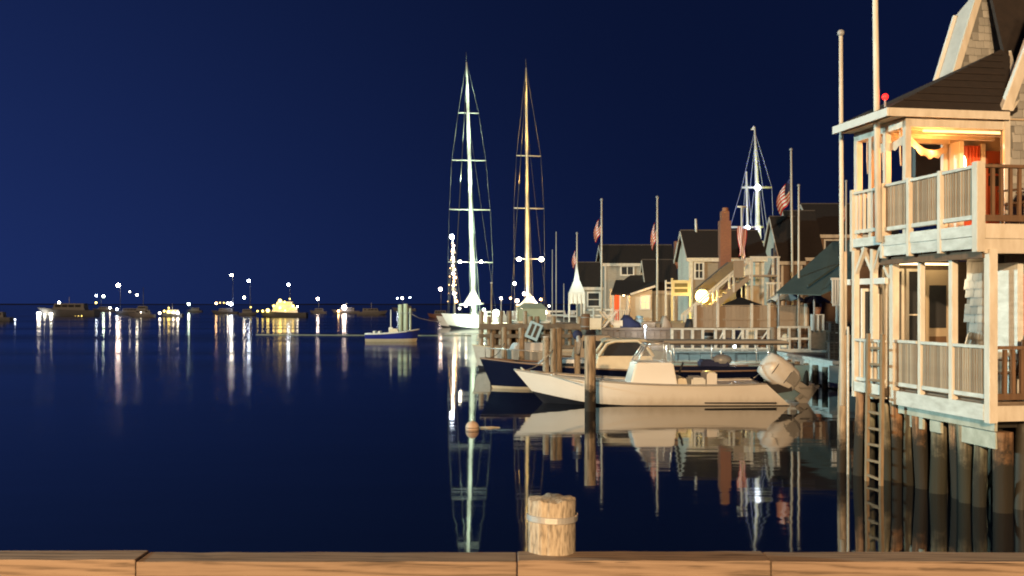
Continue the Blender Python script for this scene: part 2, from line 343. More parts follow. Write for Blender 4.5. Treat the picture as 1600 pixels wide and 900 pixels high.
def lamp(parent, loc, energy, col, r=.15, kind='POINT'):
    d = bpy.data.lights.new('lamp_light', kind); d.energy = energy; d.color = col; d.shadow_soft_size = r
    o = link(bpy.data.objects.new('lamp_light', d)); o.location = Vector(loc)-(OFF[parent.name] if parent else Vector()); o.parent = parent; return o
def spot(parent, loc, aim, energy, col, cone=140, r=.12):
    o = lamp(parent, loc, energy, col, r, 'SPOT'); o.data.spot_size = R(cone); o.data.spot_blend = .5
    o.rotation_euler = (Vector(aim)-Vector(loc)).to_track_quat('-Z', 'Y').to_euler(); return o
def bulb(parent, loc, r, c, s, name='lamp'):
    return MB().ball(loc, r, 8, 6).build(name, bulb_mat(c, s), parent)

# ------------------------------------------------------------------ setting: water, shore
_m = MB().add([(-4000, -60, 0), (4000, -60, 0), (4000, 7000, 0), (-4000, 7000, 0)], [(0, 1, 2, 3)])
props(_m.build('water', waterm), 'still dark blue harbour water reflecting the lights', None, None, 'structure')
_m = MB(); pts = []; nseg = 90
for i in range(nseg+1):
    x = -3000+6000*i/nseg; y = 3300+50*math.sin(i*.21)
    h = 2.7+.5*math.sin(i*.37)+.5*math.sin(i*.91+1)+random.uniform(-.3, .3)
    pts += [(x, y, -1), (x, y+25, h), (x, y+120, h*1.15), (x, y+200, -1)]
fs = []
for i in range(nseg):
    for k in range(3): a = i*4+k; fs.append((a, a+4, a+5, a+1))
_m.add(pts, fs); props(_m.build('far_shore_hill', land), 'low dark shoreline along the horizon', None, None, 'structure')
# wharf platforms that carry the houses
def platform(name, label, x0, x1, y0, y1, z1, m=wharfwood):
    return props(MB().box(x0, x1, y0, y1, -2, z1).build(name, m), label, None, None, 'structure')
platform('wharf_ground', 'main wharf platform under the shingled houses', 4.6, 60, 52.6, 110, 1.66, deckwood)
platform('lower_wharf_ground', 'lower wharf strip in front of the tan fence', 6.6, 14.4, 44.4, 52.6, .88, deckwood)
platform('side_wharf_ground', 'wharf corner beside the two storey deck', 11.4, 30, 36.0, 44.4, .92, deckwood)
platform('quay_ground', 'quay the photograph is taken from', -24, 14, -80, 6.12, 1.16, deckwood)

# ------------------------------------------------------------------ foreground: curb timbers and the banded pile
YN, YF, ZT = 6.18, 6.42, 1.45
edges = [-9.6, -5.4, X(212, YN), X(808, YN), X(1205, YN), 5.2, 9.4]
lab = ['curb timber beyond the frame on the far end of the quay', 'sawn curb timber at the bottom corner under open water, first from the harbour side',
       'longest curb timber, its end butting the banded pile', 'short curb timber directly in front of the banded pile',
       'curb timber below the stilted two storey deck', 'curb timber past the stilted deck, outside the frame']
for i in range(6):
    x0, x1 = edges[i]+.003, edges[i+1]-.003
    dz = random.uniform(-.006, .006); dy = random.uniform(-.006, .006)
    n = 14; mb = MB(); vs = []
    for k in range(n+1):
        x = x0+(x1-x0)*k/n; j = [random.uniform(-.0025, .0025) for _ in range(4)]
        vs += [(x, YN+dy+j[0], ZT-.30), (x, YF+dy, ZT-.30), (x, YF+dy+j[1], ZT+dz+j[2]), (x, YN+dy+j[0], ZT+dz+j[3])]
    f = [(k*4+a, k*4+(a+1) % 4, k*4+4+(a+1) % 4, k*4+4+a) for k in range(n) for a in range(4)]+[(0, 3, 2, 1), (n*4, n*4+1, n*4+2, n*4+3)]
    o = mb.add(vs, f).build('curb_timber', curbwood)
    mod = o.modifiers.new('edge', 'BEVEL'); mod.width = .008; mod.segments = 2; mod.limit_method = 'ANGLE'; mod.angle_limit = R(50)
    props(o, lab[i], 'timber', 'curb timbers along the quay edge')
def pile_mesh(x, y, z0, z1, r, n=28, wob=.03, rings=14, dome=.02):
    mb = MB(); vs = []
    ph = [random.uniform(0, 6.28) for _ in range(5)]
    for k in range(rings+1):
        z = z0+(z1-z0)*k/rings
        for i in range(n):
            t = 2*math.pi*i/n
            rr = r*(1+wob*(.5*math.sin(3*t+ph[0])+.35*math.sin(7*t+ph[1]+z)+.3*math.sin(11*t+ph[2])+.3*math.sin(z*3+ph[3])))
            vs.append((x+rr*math.cos(t), y+rr*math.sin(t), z))
    fs = [(k*n+i, k*n+(i+1) % n, (k+1)*n+(i+1) % n, (k+1)*n+i) for k in range(rings) for i in range(n)]
    b = len(vs)
    for i in range(n):
        v = vs[rings*n+i]; vs.append((x+(v[0]-x)*.93, y+(v[1]-y)*.93, z1+dome))
    vs.append((x, y, z1+dome*1.3))
    fs += [(rings*n+i, rings*n+(i+1) % n, b+(i+1) % n, b+i) for i in range(n)]+[(b+i, b+(i+1) % n, b+n) for i in range(n)]
    mb.add(vs, fs, True); return mb
px_, py_ = X(863, 6.42), 6.44
t = thing('quay_pile', 'stout pale timber pile with a shiny metal band rising behind the curb', 'piling', (px_, py_, 0), world=True)
mbp = pile_mesh(px_, py_, -1.5, 1.775, .150, 56, .035, 60, .004)
for v in mbp.v:   # splits down the grain and a worn top
    a_ = math.atan2(v.y-py_, v.x-px_); cut = sum(max(0, 1-abs(((a_-c_+math.pi) % (2*math.pi))-math.pi)/.07)*d_ for c_, d_ in ((-1.9, .007), (-1.1, .005), (-.5, .008), (-2.6, .006), (.6, .008), (1.9, .007)))
    if v.z > 1.2: f_ = 1-cut/.15*(1+.4*math.sin(v.z*9+a_*3)); v.x = px_+(v.x-px_)*f_; v.y = py_+(v.y-py_)*f_
    if v.z > 1.76: v.z += .006*math.sin(a_*5)+.004*math.sin(a_*11+1)
mbp.build('pile_shaft', pilefg, t)
mb = MB(); n = 40; vs = []
for k, (rr, z) in enumerate(((.1585, 1.645), (.1615, 1.648), (.1615, 1.682), (.1585, 1.685))):
    for i in range(n):
        a = 2*math.pi*i/n; q = rr*(1+.006*math.sin(9*a)+.004*math.sin(17*a)); vs.append((px_+q*math.cos(a), py_+q*math.sin(a), z+.003*math.sin(2*a)))
mb.add(vs, [(k*n+i, k*n+(i+1) % n, (k+1)*n+(i+1) % n, (k+1)*n+i) for k in range(3) for i in range(n)], False)
mb.build('metal_band', steel, t)

# ------------------------------------------------------------------ the two storey deck building (local: x along the front, y along the harbour side)
A = Vector((6.6, 14.5, 0)); ROT = R(9.8)
bd = thing('stilted_deck_building', 'two storey shingled building with open railed decks standing on timber piles over the water', 'building', A, ROT)
Z1, Z2 = 1.58, 4.12
# floors
box('deck_floor', deckwood, bd, .22, 4.6, .04, 3.6, Z1-.14, Z1-.01)
box('deck_floor', deckwood, bd, .04, 4.6, .04, 3.6, Z2-.14, Z2-.012)
# deck boards on both floors, running front to back
dbm = mesh_of(MB().box(-.068, .068, 0, 3.5, -.008, .016), 'deck_board', deckwood)
for k in range(28):
    inst(dbm, 'deck_board', bd, (.34+.142*k, .06, Z1)); inst(dbm, 'deck_board', bd, (.16+.142*k, .06, Z2))
BS = [0, .9, 1.75, 2.55]
def rail_run(p, q, ztop, zbot, m_rail, m_bal, nb, parent, bw=.035, trail=.06):
    """top rail, bottom rail and balusters between two points"""
    p, q = Vector(p), Vector(q)
    MB().beam((p.x, p.y, ztop-.022), (q.x, q.y, ztop-.022), .085, .044).build('top_rail', m_rail, parent)
    MB().beam((p.x, p.y, zbot), (q.x, q.y, zbot), .05, trail).build('bottom_rail', m_rail, parent)
    h = ztop-.05-(zbot-.04)
    key = ('bal', round(h, 3), m_bal.name, bw)
    if key not in MATS: MATS[key] = mesh_of(MB().box(-bw/2, bw/2, -bw/2, bw/2, 0, h), 'baluster', m_bal)
    ang = math.atan2(q.y-p.y, q.x-p.x)
    for i in range(nb):
        f = (i+1)/(nb+1); c = p.lerp(q, f)
        inst(MATS[key], 'baluster', parent, (c.x, c.y, zbot-.04), (random.uniform(-.006, .006), random.uniform(-.006, .006), ang+random.uniform(-.05, .05)))
def post(x, y, z0, z1, s=.1, m=trim, parent=bd, name='post', s2=None):
    return MB().box(x-s/2, x+s/2, y-(s2 or s)/2, y+(s2 or s)/2, z0, z1).build(name, m, parent, bevel=.006)
# upper harbour-side railing
for i in range(3):
    rail_run((.02, BS[i]+.05), (.02, BS[i+1]-.05), Z2+.86, Z2+.12, oldwhite, rawwood, 12, bd)
rail_run((.02, 2.6), (.02, 3.5), Z2+.84, Z2+.14, trim, trim, 5, bd, .04)
for b in BS[1:]: post(0.0, b, Z2-.36, Z2+.88, .085, trim)
post(0, 3.55, Z2-.2, Z2+.88, .085)
post(.02, .02, Z2-.38, Z2+.90, .13, trim)
# fascia boards below the upper railing, two courses in three lengths
for i in range(3):
    b0, b1 = (BS[i]+.075 if i == 0 else BS[i]+.045), BS[i+1]-.045
    for k, (z0, z1, dx) in enumerate(((Z2-.155, Z2+.01, 0), (Z2-.33, Z2-.162, .012))):
        j = random.uniform(-.008, .008)
        box('fascia_board', oldwhite, bd, -.035+dx+j, -.005+dx+j, b0, b1, z0+j, z1+j, bevel=.004)
box('fascia_board', oldwhite, bd, -.03, .0, 2.6, 3.52, Z2-.13, Z2+.02, bevel=.004)
# front: beam boards, railing
box('front_beam', trim, bd, .09, 4.6, -.03, .03, Z2-.19, Z2+.02, bevel=.006)
box('front_beam', trim, bd, .09, 4.6, -.015, .03, Z2-.40, Z2-.195, bevel=.006)
rail_run((.09, .0), (2.3, .0), Z2+.86, Z2+.1, brownwood, brownwood, 15, bd, .045, .09)
rail_run((2.4, .0), (4.5, .0), Z2+.86, Z2+.1, brownwood, brownwood, 14, bd, .045, .09)
post(2.35, 0, Z2, Z2+.9, .09, brownwood)
# joists and dark beam under the upper deck
box('joist_beam', brownwood, bd, .10, .22, .05, 3.5, Z2-.46, Z2-.34)
for k in range(7): box('joist', brownwood, bd, .24, 4.5, .25+.5*k, .30+.5*k, Z2-.33, Z2-.15)
box('porch_ceiling', tanwall, bd, .24, 4.5, .05, 3.5, Z2-.345, Z2-.333)
# lower storey posts and railing
for b, s in ((0.0, .13), (.9, .1), (1.75, .085), (2.55, .12)):
    post(.2, b, Z1-.22 if b else Z1-.27, Z2-.34, s)
for a, b, s in ((.02, 3.5, .1), (.10, 3.02, .1), (.30, 2.95, .07), (.5, 3.4, .09), (.02, 3.95, .1)):
    post(a, b, Z1-.2, Z2-.18, s)
for i in range(3):
    rail_run((.19, BS[i]+.07), (.19, BS[i+1]-.06), Z1+.83, Z1+.10, oldwhite, rawwood, 13, bd)
rail_run((.06, 2.62), (.02, 3.46), Z1+.82, Z1+.12, oldwhite, trim, 5, bd, .045)
rail_run((.28, .0), (2.3, .0), Z1+.82, Z1+.1, brownwood, brownwood, 14, bd, .05, .09)
rail_run((2.4, .0), (4.5, .0), Z1+.82, Z1+.1, brownwood, brownwood, 14, bd, .05, .09)
post(2.35, 0, Z1, Z2-.4, .1)
box('fascia_board', oldwhite, bd, .13, .165, .07, 2.5, Z1-.24, Z1-.01, bevel=.005)
box('fascia_board', oldwhite, bd, -.03, .005, 2.6, 3.5, Z1-.10, Z1+.07, bevel=.005)
for k in range(6): box('front_fascia_board', trim, bd, .275+.72*k, .275+.72*k+.712, -.03, .005, Z1-.25, Z1-.03, bevel=.004)
# broken ledgers behind the fascia
box('ledger_board', mat('pale_green_ledger', (.55, .57, .50), .7, (.27, .29, .23), (5, 5, 5), .45, .004), bd, .30, .345, .06, 2.6, Z1-.40, Z1-.25)
box('ledger_board', MATS['pale_green_ledger'], bd, .345, .39, .10, 1.02, Z1-.66, Z1-.42, bevel=.004)
box('ledger_board', MATS['pale_green_ledger'], bd, .345, .39, 1.45, 1.75, Z1-.60, Z1-.42, bevel=.004)
box('ledger_board', MATS['pale_green_ledger'], bd, .345, .39, 1.95, 2.35, Z1-.60, Z1-.40, bevel=.004)
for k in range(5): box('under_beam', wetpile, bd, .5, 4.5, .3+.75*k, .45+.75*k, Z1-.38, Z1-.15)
# knee braces at the far corner
for p, q in (((.02, 3.5, Z2-.62), (.02, 3.16, Z2-.14)), ((.10, 3.02, Z2-.62), (.05, 2.7, Z2-.16)), ((.10, 3.02, Z2-.62), (.07, 3.34, Z2-.14)), ((.2, 2.62, Z2-.75), (.2, 2.95, Z2-.35))):
    MB().beam(p, q, .06, .06).build('knee_brace', trim, bd)
box('lintel', white, bd, .06, .12, 2.6, 3.9, Z2-.78, Z2-.68)
# piles under the building
def lp(a, b): v = Matrix.Rotation(ROT, 3, 'Z') @ Vector((a, b, 0)); return A+v
def bpile(a, b, r, ztop, m, lean=0):
    mb = pile_mesh(a, b, -1.5, ztop, r*random.uniform(.95, 1.15), 20, .09, 18, .004); lx, ly = random.uniform(-.035, .035), random.uniform(-.05, .05)
    for v in mb.v: v.x += lx*(v.z-ztop)+.012*math.sin(v.z*2.3+b*7); v.y += ly*(v.z-ztop)
    return mb.build('pile', m, bd)
for a, b, r, zt, m in ((.50, .16, .135, Z1-.42, pileo), (.56, 1.30, .13, Z1-.26, pileo), (.42, 2.15, .11, Z1-.4, pileo), (.32, 2.72, .09, Z1-.12, pileo),
                       (.10, 3.42, .10, Z1-.12, pileo), (-.03, 3.78, .075, 2.45, pilem)):
    bpile(a, b, r, zt, m)
for a in (1.25, 2.0, 2.9, 3.8):  # inner rows
    for b in (.35, 1.4, 2.4, 3.3):
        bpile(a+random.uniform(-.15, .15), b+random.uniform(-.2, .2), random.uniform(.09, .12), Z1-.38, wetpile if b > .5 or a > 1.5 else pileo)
pilet = pile_mat('tan_grey_pile', (.36, .31, .22), (.22, .20, .14), (.02, .02, .012), .85, .3)
for a, b, r, m in ((.48, .62, .10, pileg), (.44, .98, .11, pilet), (.50, 1.72, .12, pilet), (.40, 2.42, .09, pileg), (.30, 3.02, .09, pilet), (.14, 3.2, .07, pileg), (1.0, .12, .12, pileo), (1.5, .14, .11, pilet)): bpile(a, b, r, Z1-.28, m)
for a, b, r in ((.75, .72, .10), (.9, 1.85, .11), (.62, 1.72, .08), (1.0, 1.05, .10), (1.35, .85, .12), (.95, .30, .10), (1.65, .40, .13), (2.4, .25, .13), (.7, 2.5, .10), (1.05, 2.9, .1), (.35, 3.15, .08)):
    bpile(a, b, r, Z1-.3, random.choice((wetpile, pileg, pileg)))
bracem = mat('pale_weedy_brace', (.30, .38, .33), .75, (.07, .08, .06), (3, 3, 7), .5, .004)
for p, q in (((.62, .22, .6), (.66, .85, -.6)), ((.62, .42, .75), (.72, 1.25, -.6)), ((1.9, .2, 1.1), (1.2, .25, -.3))):
    MB().beam(p, q, .09, .05).build('brace', bracem, bd)
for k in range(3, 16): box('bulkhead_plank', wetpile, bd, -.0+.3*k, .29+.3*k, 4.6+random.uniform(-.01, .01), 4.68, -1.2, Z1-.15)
rungm = mat('bleached_ladder_wood', (.33, .24, .15), .8, (.18, .13, .08), (12, 12, 3), .5, .003)
# ladder at the far corner
for b in (2.46, 2.92): MB().beam((-.10, b, -.9), (-.06, b, 2.5), .05, .07).build('ladder_rail', rungm, bd)
rung = mesh_of(MB().box(-.018, .018, -.23, .23, -.02, .02), 'ladder_rung', rungm)
for k in range(9): inst(rung, 'ladder_rung', bd, (-.088+.006*k, 2.69, .1+.27*k), (random.uniform(-.05, .05), 0, 0))
tube('water_pipe', oldwhite, bd, [(-.06, 3.62, -.3), (-.06, 3.62, 2.6)], .022, 8)
# ---- shingles as single pieces
shm = [mesh_of(MB().add([(-wd/2, 0, 0), (wd/2, 0, 0), (wd/2, .010, .165), (-wd/2, .010, .165), (-wd/2, -.014, 0), (wd/2, -.014, 0), (wd/2, .004, .165), (-wd/2, .004, .165)],
       [(0, 3, 2, 1), (4, 5, 6, 7), (0, 1, 5, 4), (1, 2, 6, 5), (2, 3, 7, 6), (3, 0, 4, 7)]), 'shingle', shingle) for wd in (.095, .125, .15, .18)]
shw = (.095, .125, .15, .18)
def shingle_wall(org, du, wid, z0, z1, inside=None, course=.135, parent=bd):
    """courses of shingles on a wall: org (x,y), du unit direction along the wall, outward normal = du rotated by -90 deg"""
    du = Vector((du[0], du[1], 0)); ang = math.atan2(du.y, du.x); z = z0; r = 0
    while z < z1:
        s = -random.uniform(0, .1)
        while s < wid:
            k = random.randrange(4); wd = shw[k]; c = s+wd/2
            if c > 0.02 and c < wid-.02 and (inside is None or inside(c, z)):
                inst(shm[k], 'shingle', parent, (org[0]+du.x*c+random.uniform(-.001, .001), org[1]+du.y*c, z+random.uniform(-.006, .006)), (random.uniform(-.02, .02), random.uniform(-.012, .012), ang))
            s += wd+.006
        z += course; r += 1
# lower interior: harbour-facing shingle wall, back wall with window and door
box('wall', mat('shingle_backing', (.2, .2, .19), .9), bd, 1.16, 4.5, 1.32, 2.0, Z1+.02, Z2-.36)
shingle_wall((1.145, 2.0), (0, -1), .66, Z1+.04, Z2-.5)
box('wall', mat('dark_brown_siding', (.16, .115, .08), .8, (.11, .08, .055), (3, 3, 16), .5), bd, .42, 4.5, 3.42, 3.5, Z1+.02, Z2-.36)
def wframe(parent, x0, x1, z0, z1, y, t=.07, m=trim, pane=glassm, mull=0, tran=0, dep=.06):
    """window facing -y: frame, pane, mullions"""
    mb = MB(); mb.box(x0, x0+t, y-dep, y, z0, z1).box(x1-t, x1, y-dep, y, z0, z1).box(x0+t, x1-t, y-dep, y, z0, z0+t).box(x0+t, x1-t, y-dep, y, z1-t, z1)
    w_ = mb.build('window', m, parent)
    box('pane', pane, w_, x0+t*.8, x1-t*.8, y-dep*.5, y-dep*.3, z0+t*.8, z1-t*.8)
    for k in range(mull):
        c = x0+(x1-x0)*(k+1)/(mull+1); box('mullion', m, w_, c-t*.25, c+t*.25, y-dep*.85, y-dep*.52, z0+t, z1-t)
    for k in range(tran):
        c = z0+(z1-z0)*(k+1)/(tran+1); box('transom', m, w_, x0+t, x1-t, y-dep*.8, y-dep*.55, c-t*.25, c+t*.25)
    return w_
wframe(bd, .44, .86, Z1+.42, Z2-.5, 3.41, .05, trim, glassm)
wframe(bd, .90, 1.22, Z1+.42, Z2-.5, 3.41, .05, trim, glassm, 0, 1)
wframe(bd, -.9+.98, .40, Z1+.35, Z2-.85, 3.44, .05, white, glassm, 0, 0)
d_ = box('door', mat('beige_door_paint', (.50, .41, .29), .6, (.42, .34, .24), (4, 4, 4), .4), bd, 1.26, 1.72, 3.34, 3.41, Z1+.02, Z2-.52)
for z0, z1 in ((Z1+.2, Z1+.85), (Z1+1.0, Z1+1.75)): box('door_panel', brownwood if z0 < Z1+.5 else glassm, d_, 1.33, 1.65, 3.325, 3.345, z0, z1)
box('bench', yellowp, bd, .45, 1.3, 3.05, 3.3, Z1+.42, Z1+.50)
box('bench', yellowp, bd, .45, 1.3, 3.05, 3.08, Z1+.22, Z1+.30)
# front-facing wall of the lower room: warm curtain, white jamb, window
box('wall', shingle, bd, 1.34, 4.5, 1.24, 1.31, Z1+.02, Z2-.36)
mb = MB(); vs = []; n = 26
for i in range(n+1):
    x = 1.38+.42*i/n; y = 1.19+.022*math.sin(i*1.15); vs += [(x, y, Z1+.12), (x, y, Z2-.62)]
mb.add(vs, [(2*i, 2*i+2, 2*i+3, 2*i+1) for i in range(n)], True); mb.build('curtain', redcloth, bd)
box('door_jamb', oldwhite, bd, 1.02, 1.12, .55, 1.28, Z1+.02, Z2-.5)
wframe(bd, 1.9, 2.7, Z1+.5, Z2-.55, 1.235, .08, white, glassm, 1, 1)
# lower ceiling lamp strip (lit)
box('ceiling_lamp', emis('warm_strip', (1, .72, .36), 5), bd, .55, 1.7, 3.1, 3.2, Z2-.44, Z2-.41)
lamp(bd, (.9, 2.2, Z2-.7), 18, (1, .70, .38), .1)
# ---- upper pavilion
for b, s in ((1.95, .10), (2.55, .10), (3.02, .10), (3.5, .11)): post(.07, b, Z2, 6.0, s, trim)
for a in (.98, 1.72): post(a, 3.5, Z2, 6.0, .09, trim)
for a, b, c, d in ((.02, 1.9, 1.8, 2.0), (.02, 3.42, 2.4, 3.52)): box('header_beam', trim, bd, a, c, b, d, 5.84, 5.985)
box('header_beam', trim, bd, .02, .13, 2.005, 3.415, 5.84, 5.985)
for k in range(3): box('rafter', trim, bd, .15, 2.4, 2.25+.4*k, 2.31+.4*k, 5.86, 5.97)
box('back_rail', trim, bd, .14, 1.75, 3.44, 3.52, Z2+.74, Z2+.80)
cm = tanwall
box('pavilion_ceiling', cm, bd, -.2, 2.6, 1.9, 3.6, 6.0, 6.025)
eave = 6.05; ap = Vector((2.7, 3.3, 7.46))
c0, c1, c2 = Vector((-.32, 1.84, eave)), Vector((1.8, 1.84, eave)), Vector((-.32, 3.62, eave))
MB().slab([c0, c1, Vector((3.0, 2.35, 6.55)), ap], (0, .0, .07)).build('roof', asphalt, bd)
MB().slab([c0, ap, c2], (0, 0, .07)).build('roof', asphalt, bd)
MB().slab([Vector((1.83, 1.84, eave+.08)), Vector((2.1, 2.0, eave+.35)), ap+Vector((.15, 0, .05))], (.03, -.03, .0)).build('roof_end_board', trim, bd)
# roof courses: thin raised strips on the front slope
for k in range(1, 9):
    f = k/9; p = c0.lerp(ap, f); q = c1.lerp(Vector((3.0, 2.35, 6.55)).lerp(ap, f), min(1, f*1.0+.05))
    q = c1.lerp(ap, f) if f > .0 else q
    MB().beam(p+Vector((.02, -.012, .085)), q+Vector((0, -.012, .085)), .012, .016).build('shingle_course', asphalt, bd)
MB().beam(c0+Vector((0, -.02, -.0)), c1+Vector((0, -.02, 0)), .03, .13).build('eave_fascia', trim, bd)
MB().beam(c0+Vector((-.02, -.03, .0)), c2+Vector((-.02, 0, .0)), .03, .13).build('eave_fascia', white, bd)
# pavilion back wall, curtains, door, lantern
box('wall', tanwall, bd, 1.78, 4.0, 3.4, 3.5, Z2, 5.99)
box('door_jamb', white, bd, 1.76, 1.84, 3.1, 3.38, Z2, 5.84)
mb = MB(); vs = []; n = 22
for i in range(n+1):
    x = 1.98+.30*i/n; y = 3.3+.03*math.sin(i*1.3); vs += [(x, y, Z2+.15), (x, y, 5.8)]
mb.add(vs, [(2*i, 2*i+2, 2*i+3, 2*i+1) for i in range(n)], True); mb.build('curtain', redcloth, bd)
d_ = box('door', mat('red_brown_door', (.40, .10, .04), .5, (.3, .07, .03), (5, 5, 5), .4), bd, 2.42, 2.74, 3.33, 3.39, Z2+.02, 5.72)
for i in range(2):
    for k in range(2): box('pane', glassm, d_, 2.47+.12*i, 2.56+.12*i, 3.318, 3.332, 5.1+.22*k, 5.28+.22*k)
post(2.36, 3.34, Z2, 5.84, .08, trim); post(2.8, 3.34, Z2, 5.84, .08, trim)
l_ = MB().tube([(1.90, 3.22, 5.20), (1.90, 3.22, 5.28), (1.90, 3.22, 5.52), (1.90, 3.22, 5.60)], [.03, .055, .055, .03], 10).build('lantern', emis('lantern_glow', (1, .78, .48), 10), bd)
box('ceiling_lamp', emis('warm_strip2', (1, .60, .22), 3), bd, .45, 1.9, 2.06, 2.12, 5.80, 5.835)
lamp(bd, (1.1, 2.7, 5.65), 28, (1, .34, .075), .12); lamp(bd, (1.9, 2.9, 5.3), 9, (1, .36, .085), .1)
lamp(bd, (.55, 2.9, 5.3), 14, (1, .36, .085), .1); lamp(bd, (.55, 2.12, 5.45), 44, (1, .34, .075), .1)
# swags of cloth along the eave
def swag_(p, q, sag, name='swag', wd=.11):
    p, q = Vector(p), Vector(q); vs = []; n = 16
    for i in range(n+1):
        f = i/n; c = p.lerp(q, f); s = sag*4*f*(1-f); c = c-Vector((0, 0, s))
        vs += [c+Vector((0, .0, .03)), c+Vector((0, -.03, -wd*.5)), c+Vector((0, 0, -wd*(1+.2*math.sin(i*1.7))))]
    fs = []
    for i in range(n):
        for k in range(2): fs.append((i*3+k, i*3+3+k, i*3+4+k, i*3+1+k))
    MB().add(vs, fs, True).build(name, swag, bd)
swag_((.12, 2.0, 5.74), (1.72, 3.4, 5.82), .20); swag_((.12, 2.0, 5.80), (.98, 3.42, 5.8), .16); swag_((.09, 2.05, 5.72), (.09, 3.0, 5.75), .10)
for b in (2.2, 2.75, 3.25): tube('hanging_cord', swag, bd, [(.1, b, 5.85), (.12, b+.04, 5.5), (.1, b-.02, 5.25)], .012, 5)
# right wing wall with steep rake
def rake(z): return 1.80+max(0, (z-6.12))*.40
MB().slab([(1.80, 1.95, Z2), (4.6, 1.95, Z2), (4.6, 1.95, 9), (2.95, 1.95, 9), (1.80, 1.95, 6.12)], (0, .1, 0)).build('wall', MATS['shingle_backing'], bd)
shingle_wall((1.80, 1.94), (1, 0), 1.5, Z2+.04, 8.2, lambda c, z: 1.80+c-.05 > rake(z+.12)+.08)
MB().beam((1.76, 1.90, 6.04), (2.95, 1.90, 9.02), .05, .15).build('rake_board', trim, bd)
MB().beam((1.71, 1.93, 6.10), (2.90, 1.93, 9.1), .10, .05).build('rake_board', white, bd)
box('corner_board', trim, bd, 1.76, 1.86, 1.88, 1.935, Z2, 6.06)
# tall gable behind
def gl(z): return 3.02+(z-7.6)*.33
MB().slab([(2.2, 5.2, 5), (5, 5.2, 5), (5, 5.2, 11.5), (gl(11.5), 5.2, 11.5), (gl(7.0), 5.2, 7.0), (2.2, 5.2, 6.9)], (0, .12, 0)).build('gable_wall', MATS['shingle_backing'], bd)
shingle_wall((2.5, 5.19), (1, 0), 2.0, 7.0, 10.6, lambda c, z: gl(z+.2)+.16 < 2.5+c < 4.4, .15)
MB().beam((gl(6.6), 5.12, 6.6), (gl(11.6), 5.12, 11.6), .06, .13).build('rake_board', trim, bd)
MB().slab([(gl(6.4)-.16, 5.5, 6.4), (gl(6.4)-.02, 5.2, 6.4), (gl(9.2)-.02, 5.2, 9.2), (gl(8.75)-.16, 5.5, 8.75)], (.03, .03, 0)).build('gable_return', mat('blue_grey_trim', (.45, .5, .52), .6), bd)
MB().beam((gl(6.4)-.17, 5.48, 6.4), (gl(8.75)-.17, 5.48, 8.75), .05, .08).build('rake_board', white, bd)
MB().slab([(3.56, 3.95, 6.3), (6.5, 3.95, 6.3), (6.5, 5.7, 11.4), (3.66, 5.7, 11.4)], (0, .08, -.02)).build('roof', asphalt, bd)
# beacon on the roof corner
tube('beacon_bracket', metalgrey, bd, [(-.05, 2.4, 6.1), (-.05, 2.4, 6.36)], .018, 6)
bulb(bd, (-.05, 2.4, 6.41), .055, 'r', 3.5, 'red_beacon')
lamp(bd, (-.12, 2.35, 6.45), .5, (1, .04, .02), .05)

# deck chairs
def chair(name, label, a, b, z, rz, m, group):
    w0 = A+Matrix.Rotation(ROT, 3, 'Z') @ Vector((a, b, 0)); w0.z = z
    t = thing(name, label, 'chair', w0, ROT+rz, group)
    box('seat', m, t, -.24, .24, -.22, .22, .36, .39)
    for x in (-.22, .22):
        box('leg', m, t, x-.02, x+.02, -.22, -.18, 0, .36); MB().beam((x, .20, 0), (x, .20, .4), .04, .04).build('leg', m, t)
        box('armrest', m, t, x-.035, x+.035, -.24, .22, .56, .585); box('arm_post', m, t, x-.018, x+.018, -.2, -.165, .39, .56)
    for k in range(5): MB().beam((-.18+.09*k, .21, .40), (-.18+.09*k, .36, .95), .07, .018, (0, 1, 0)).build('slat', m, t)
    MB().beam((-.23, .335, .86), (.23, .335, .86), .02, .05).build('back_frame', m, t)
dc = mat('dark_teak', (.16, .095, .055), .6, (.09, .05, .03), (12, 12, 3), .5, rnd=.15)
chair('deck_chair', 'dark slatted wooden chair on the upper deck behind its front railing', 1.25, .75, Z2+.017, R(200), dc, 'chairs on the stilted decks')
chair('deck_chair', 'dark slatted wooden chair behind the upper front railing, partly out of frame', 2.15, .7, Z2+.017, R(160), dc, 'chairs on the stilted decks')
chair('deck_chair', 'brown slatted wooden chair on the lower deck behind its front railing', .95, .50, Z1+.017, R(190), dc, 'chairs on the stilted decks')
chair('deck_chair', 'brown slatted chair on the lower deck by the wall at the edge of the frame', 1.8, .55, Z1+.017, R(170), dc, 'chairs on the stilted decks')
chair('deck_chair', 'pale wooden chair in the lower room beside the shingled wall', .72, 1.9, Z1+.017, R(230), trim, 'chairs on the stilted decks')

# near flagpoles
def flagpole(label, base, top, r0, r1, ball=True, m=trim, group='flagpoles along the wharf'):
    base, top = Vector(base), Vector(top)
    t = thing('flagpole', label, 'flagpole', base, 0, group, True)
    tube('pole', m, t, [base, base.lerp(top, .5), top], [r0, (r0+r1)/2, r1], 10)
    if ball: MB().ball(top+Vector((0, 0, r1*1.6)), r1*1.9).build('finial', metalgrey, t)
    return t
p = lp(-.11, 2.5); flagpole('tall flagpole clamped to the upper deck railing, running out of the frame', (p.x, p.y, Z2-.1), (p.x-.09, p.y, 10.4), .055, .04)
p = lp(-.10, 3.75); flagpole('bare pole with a ball top behind the pavilion corner post', (p.x, p.y, 1.2), (p.x-.02, p.y+.02, 7.76), .046, .034)

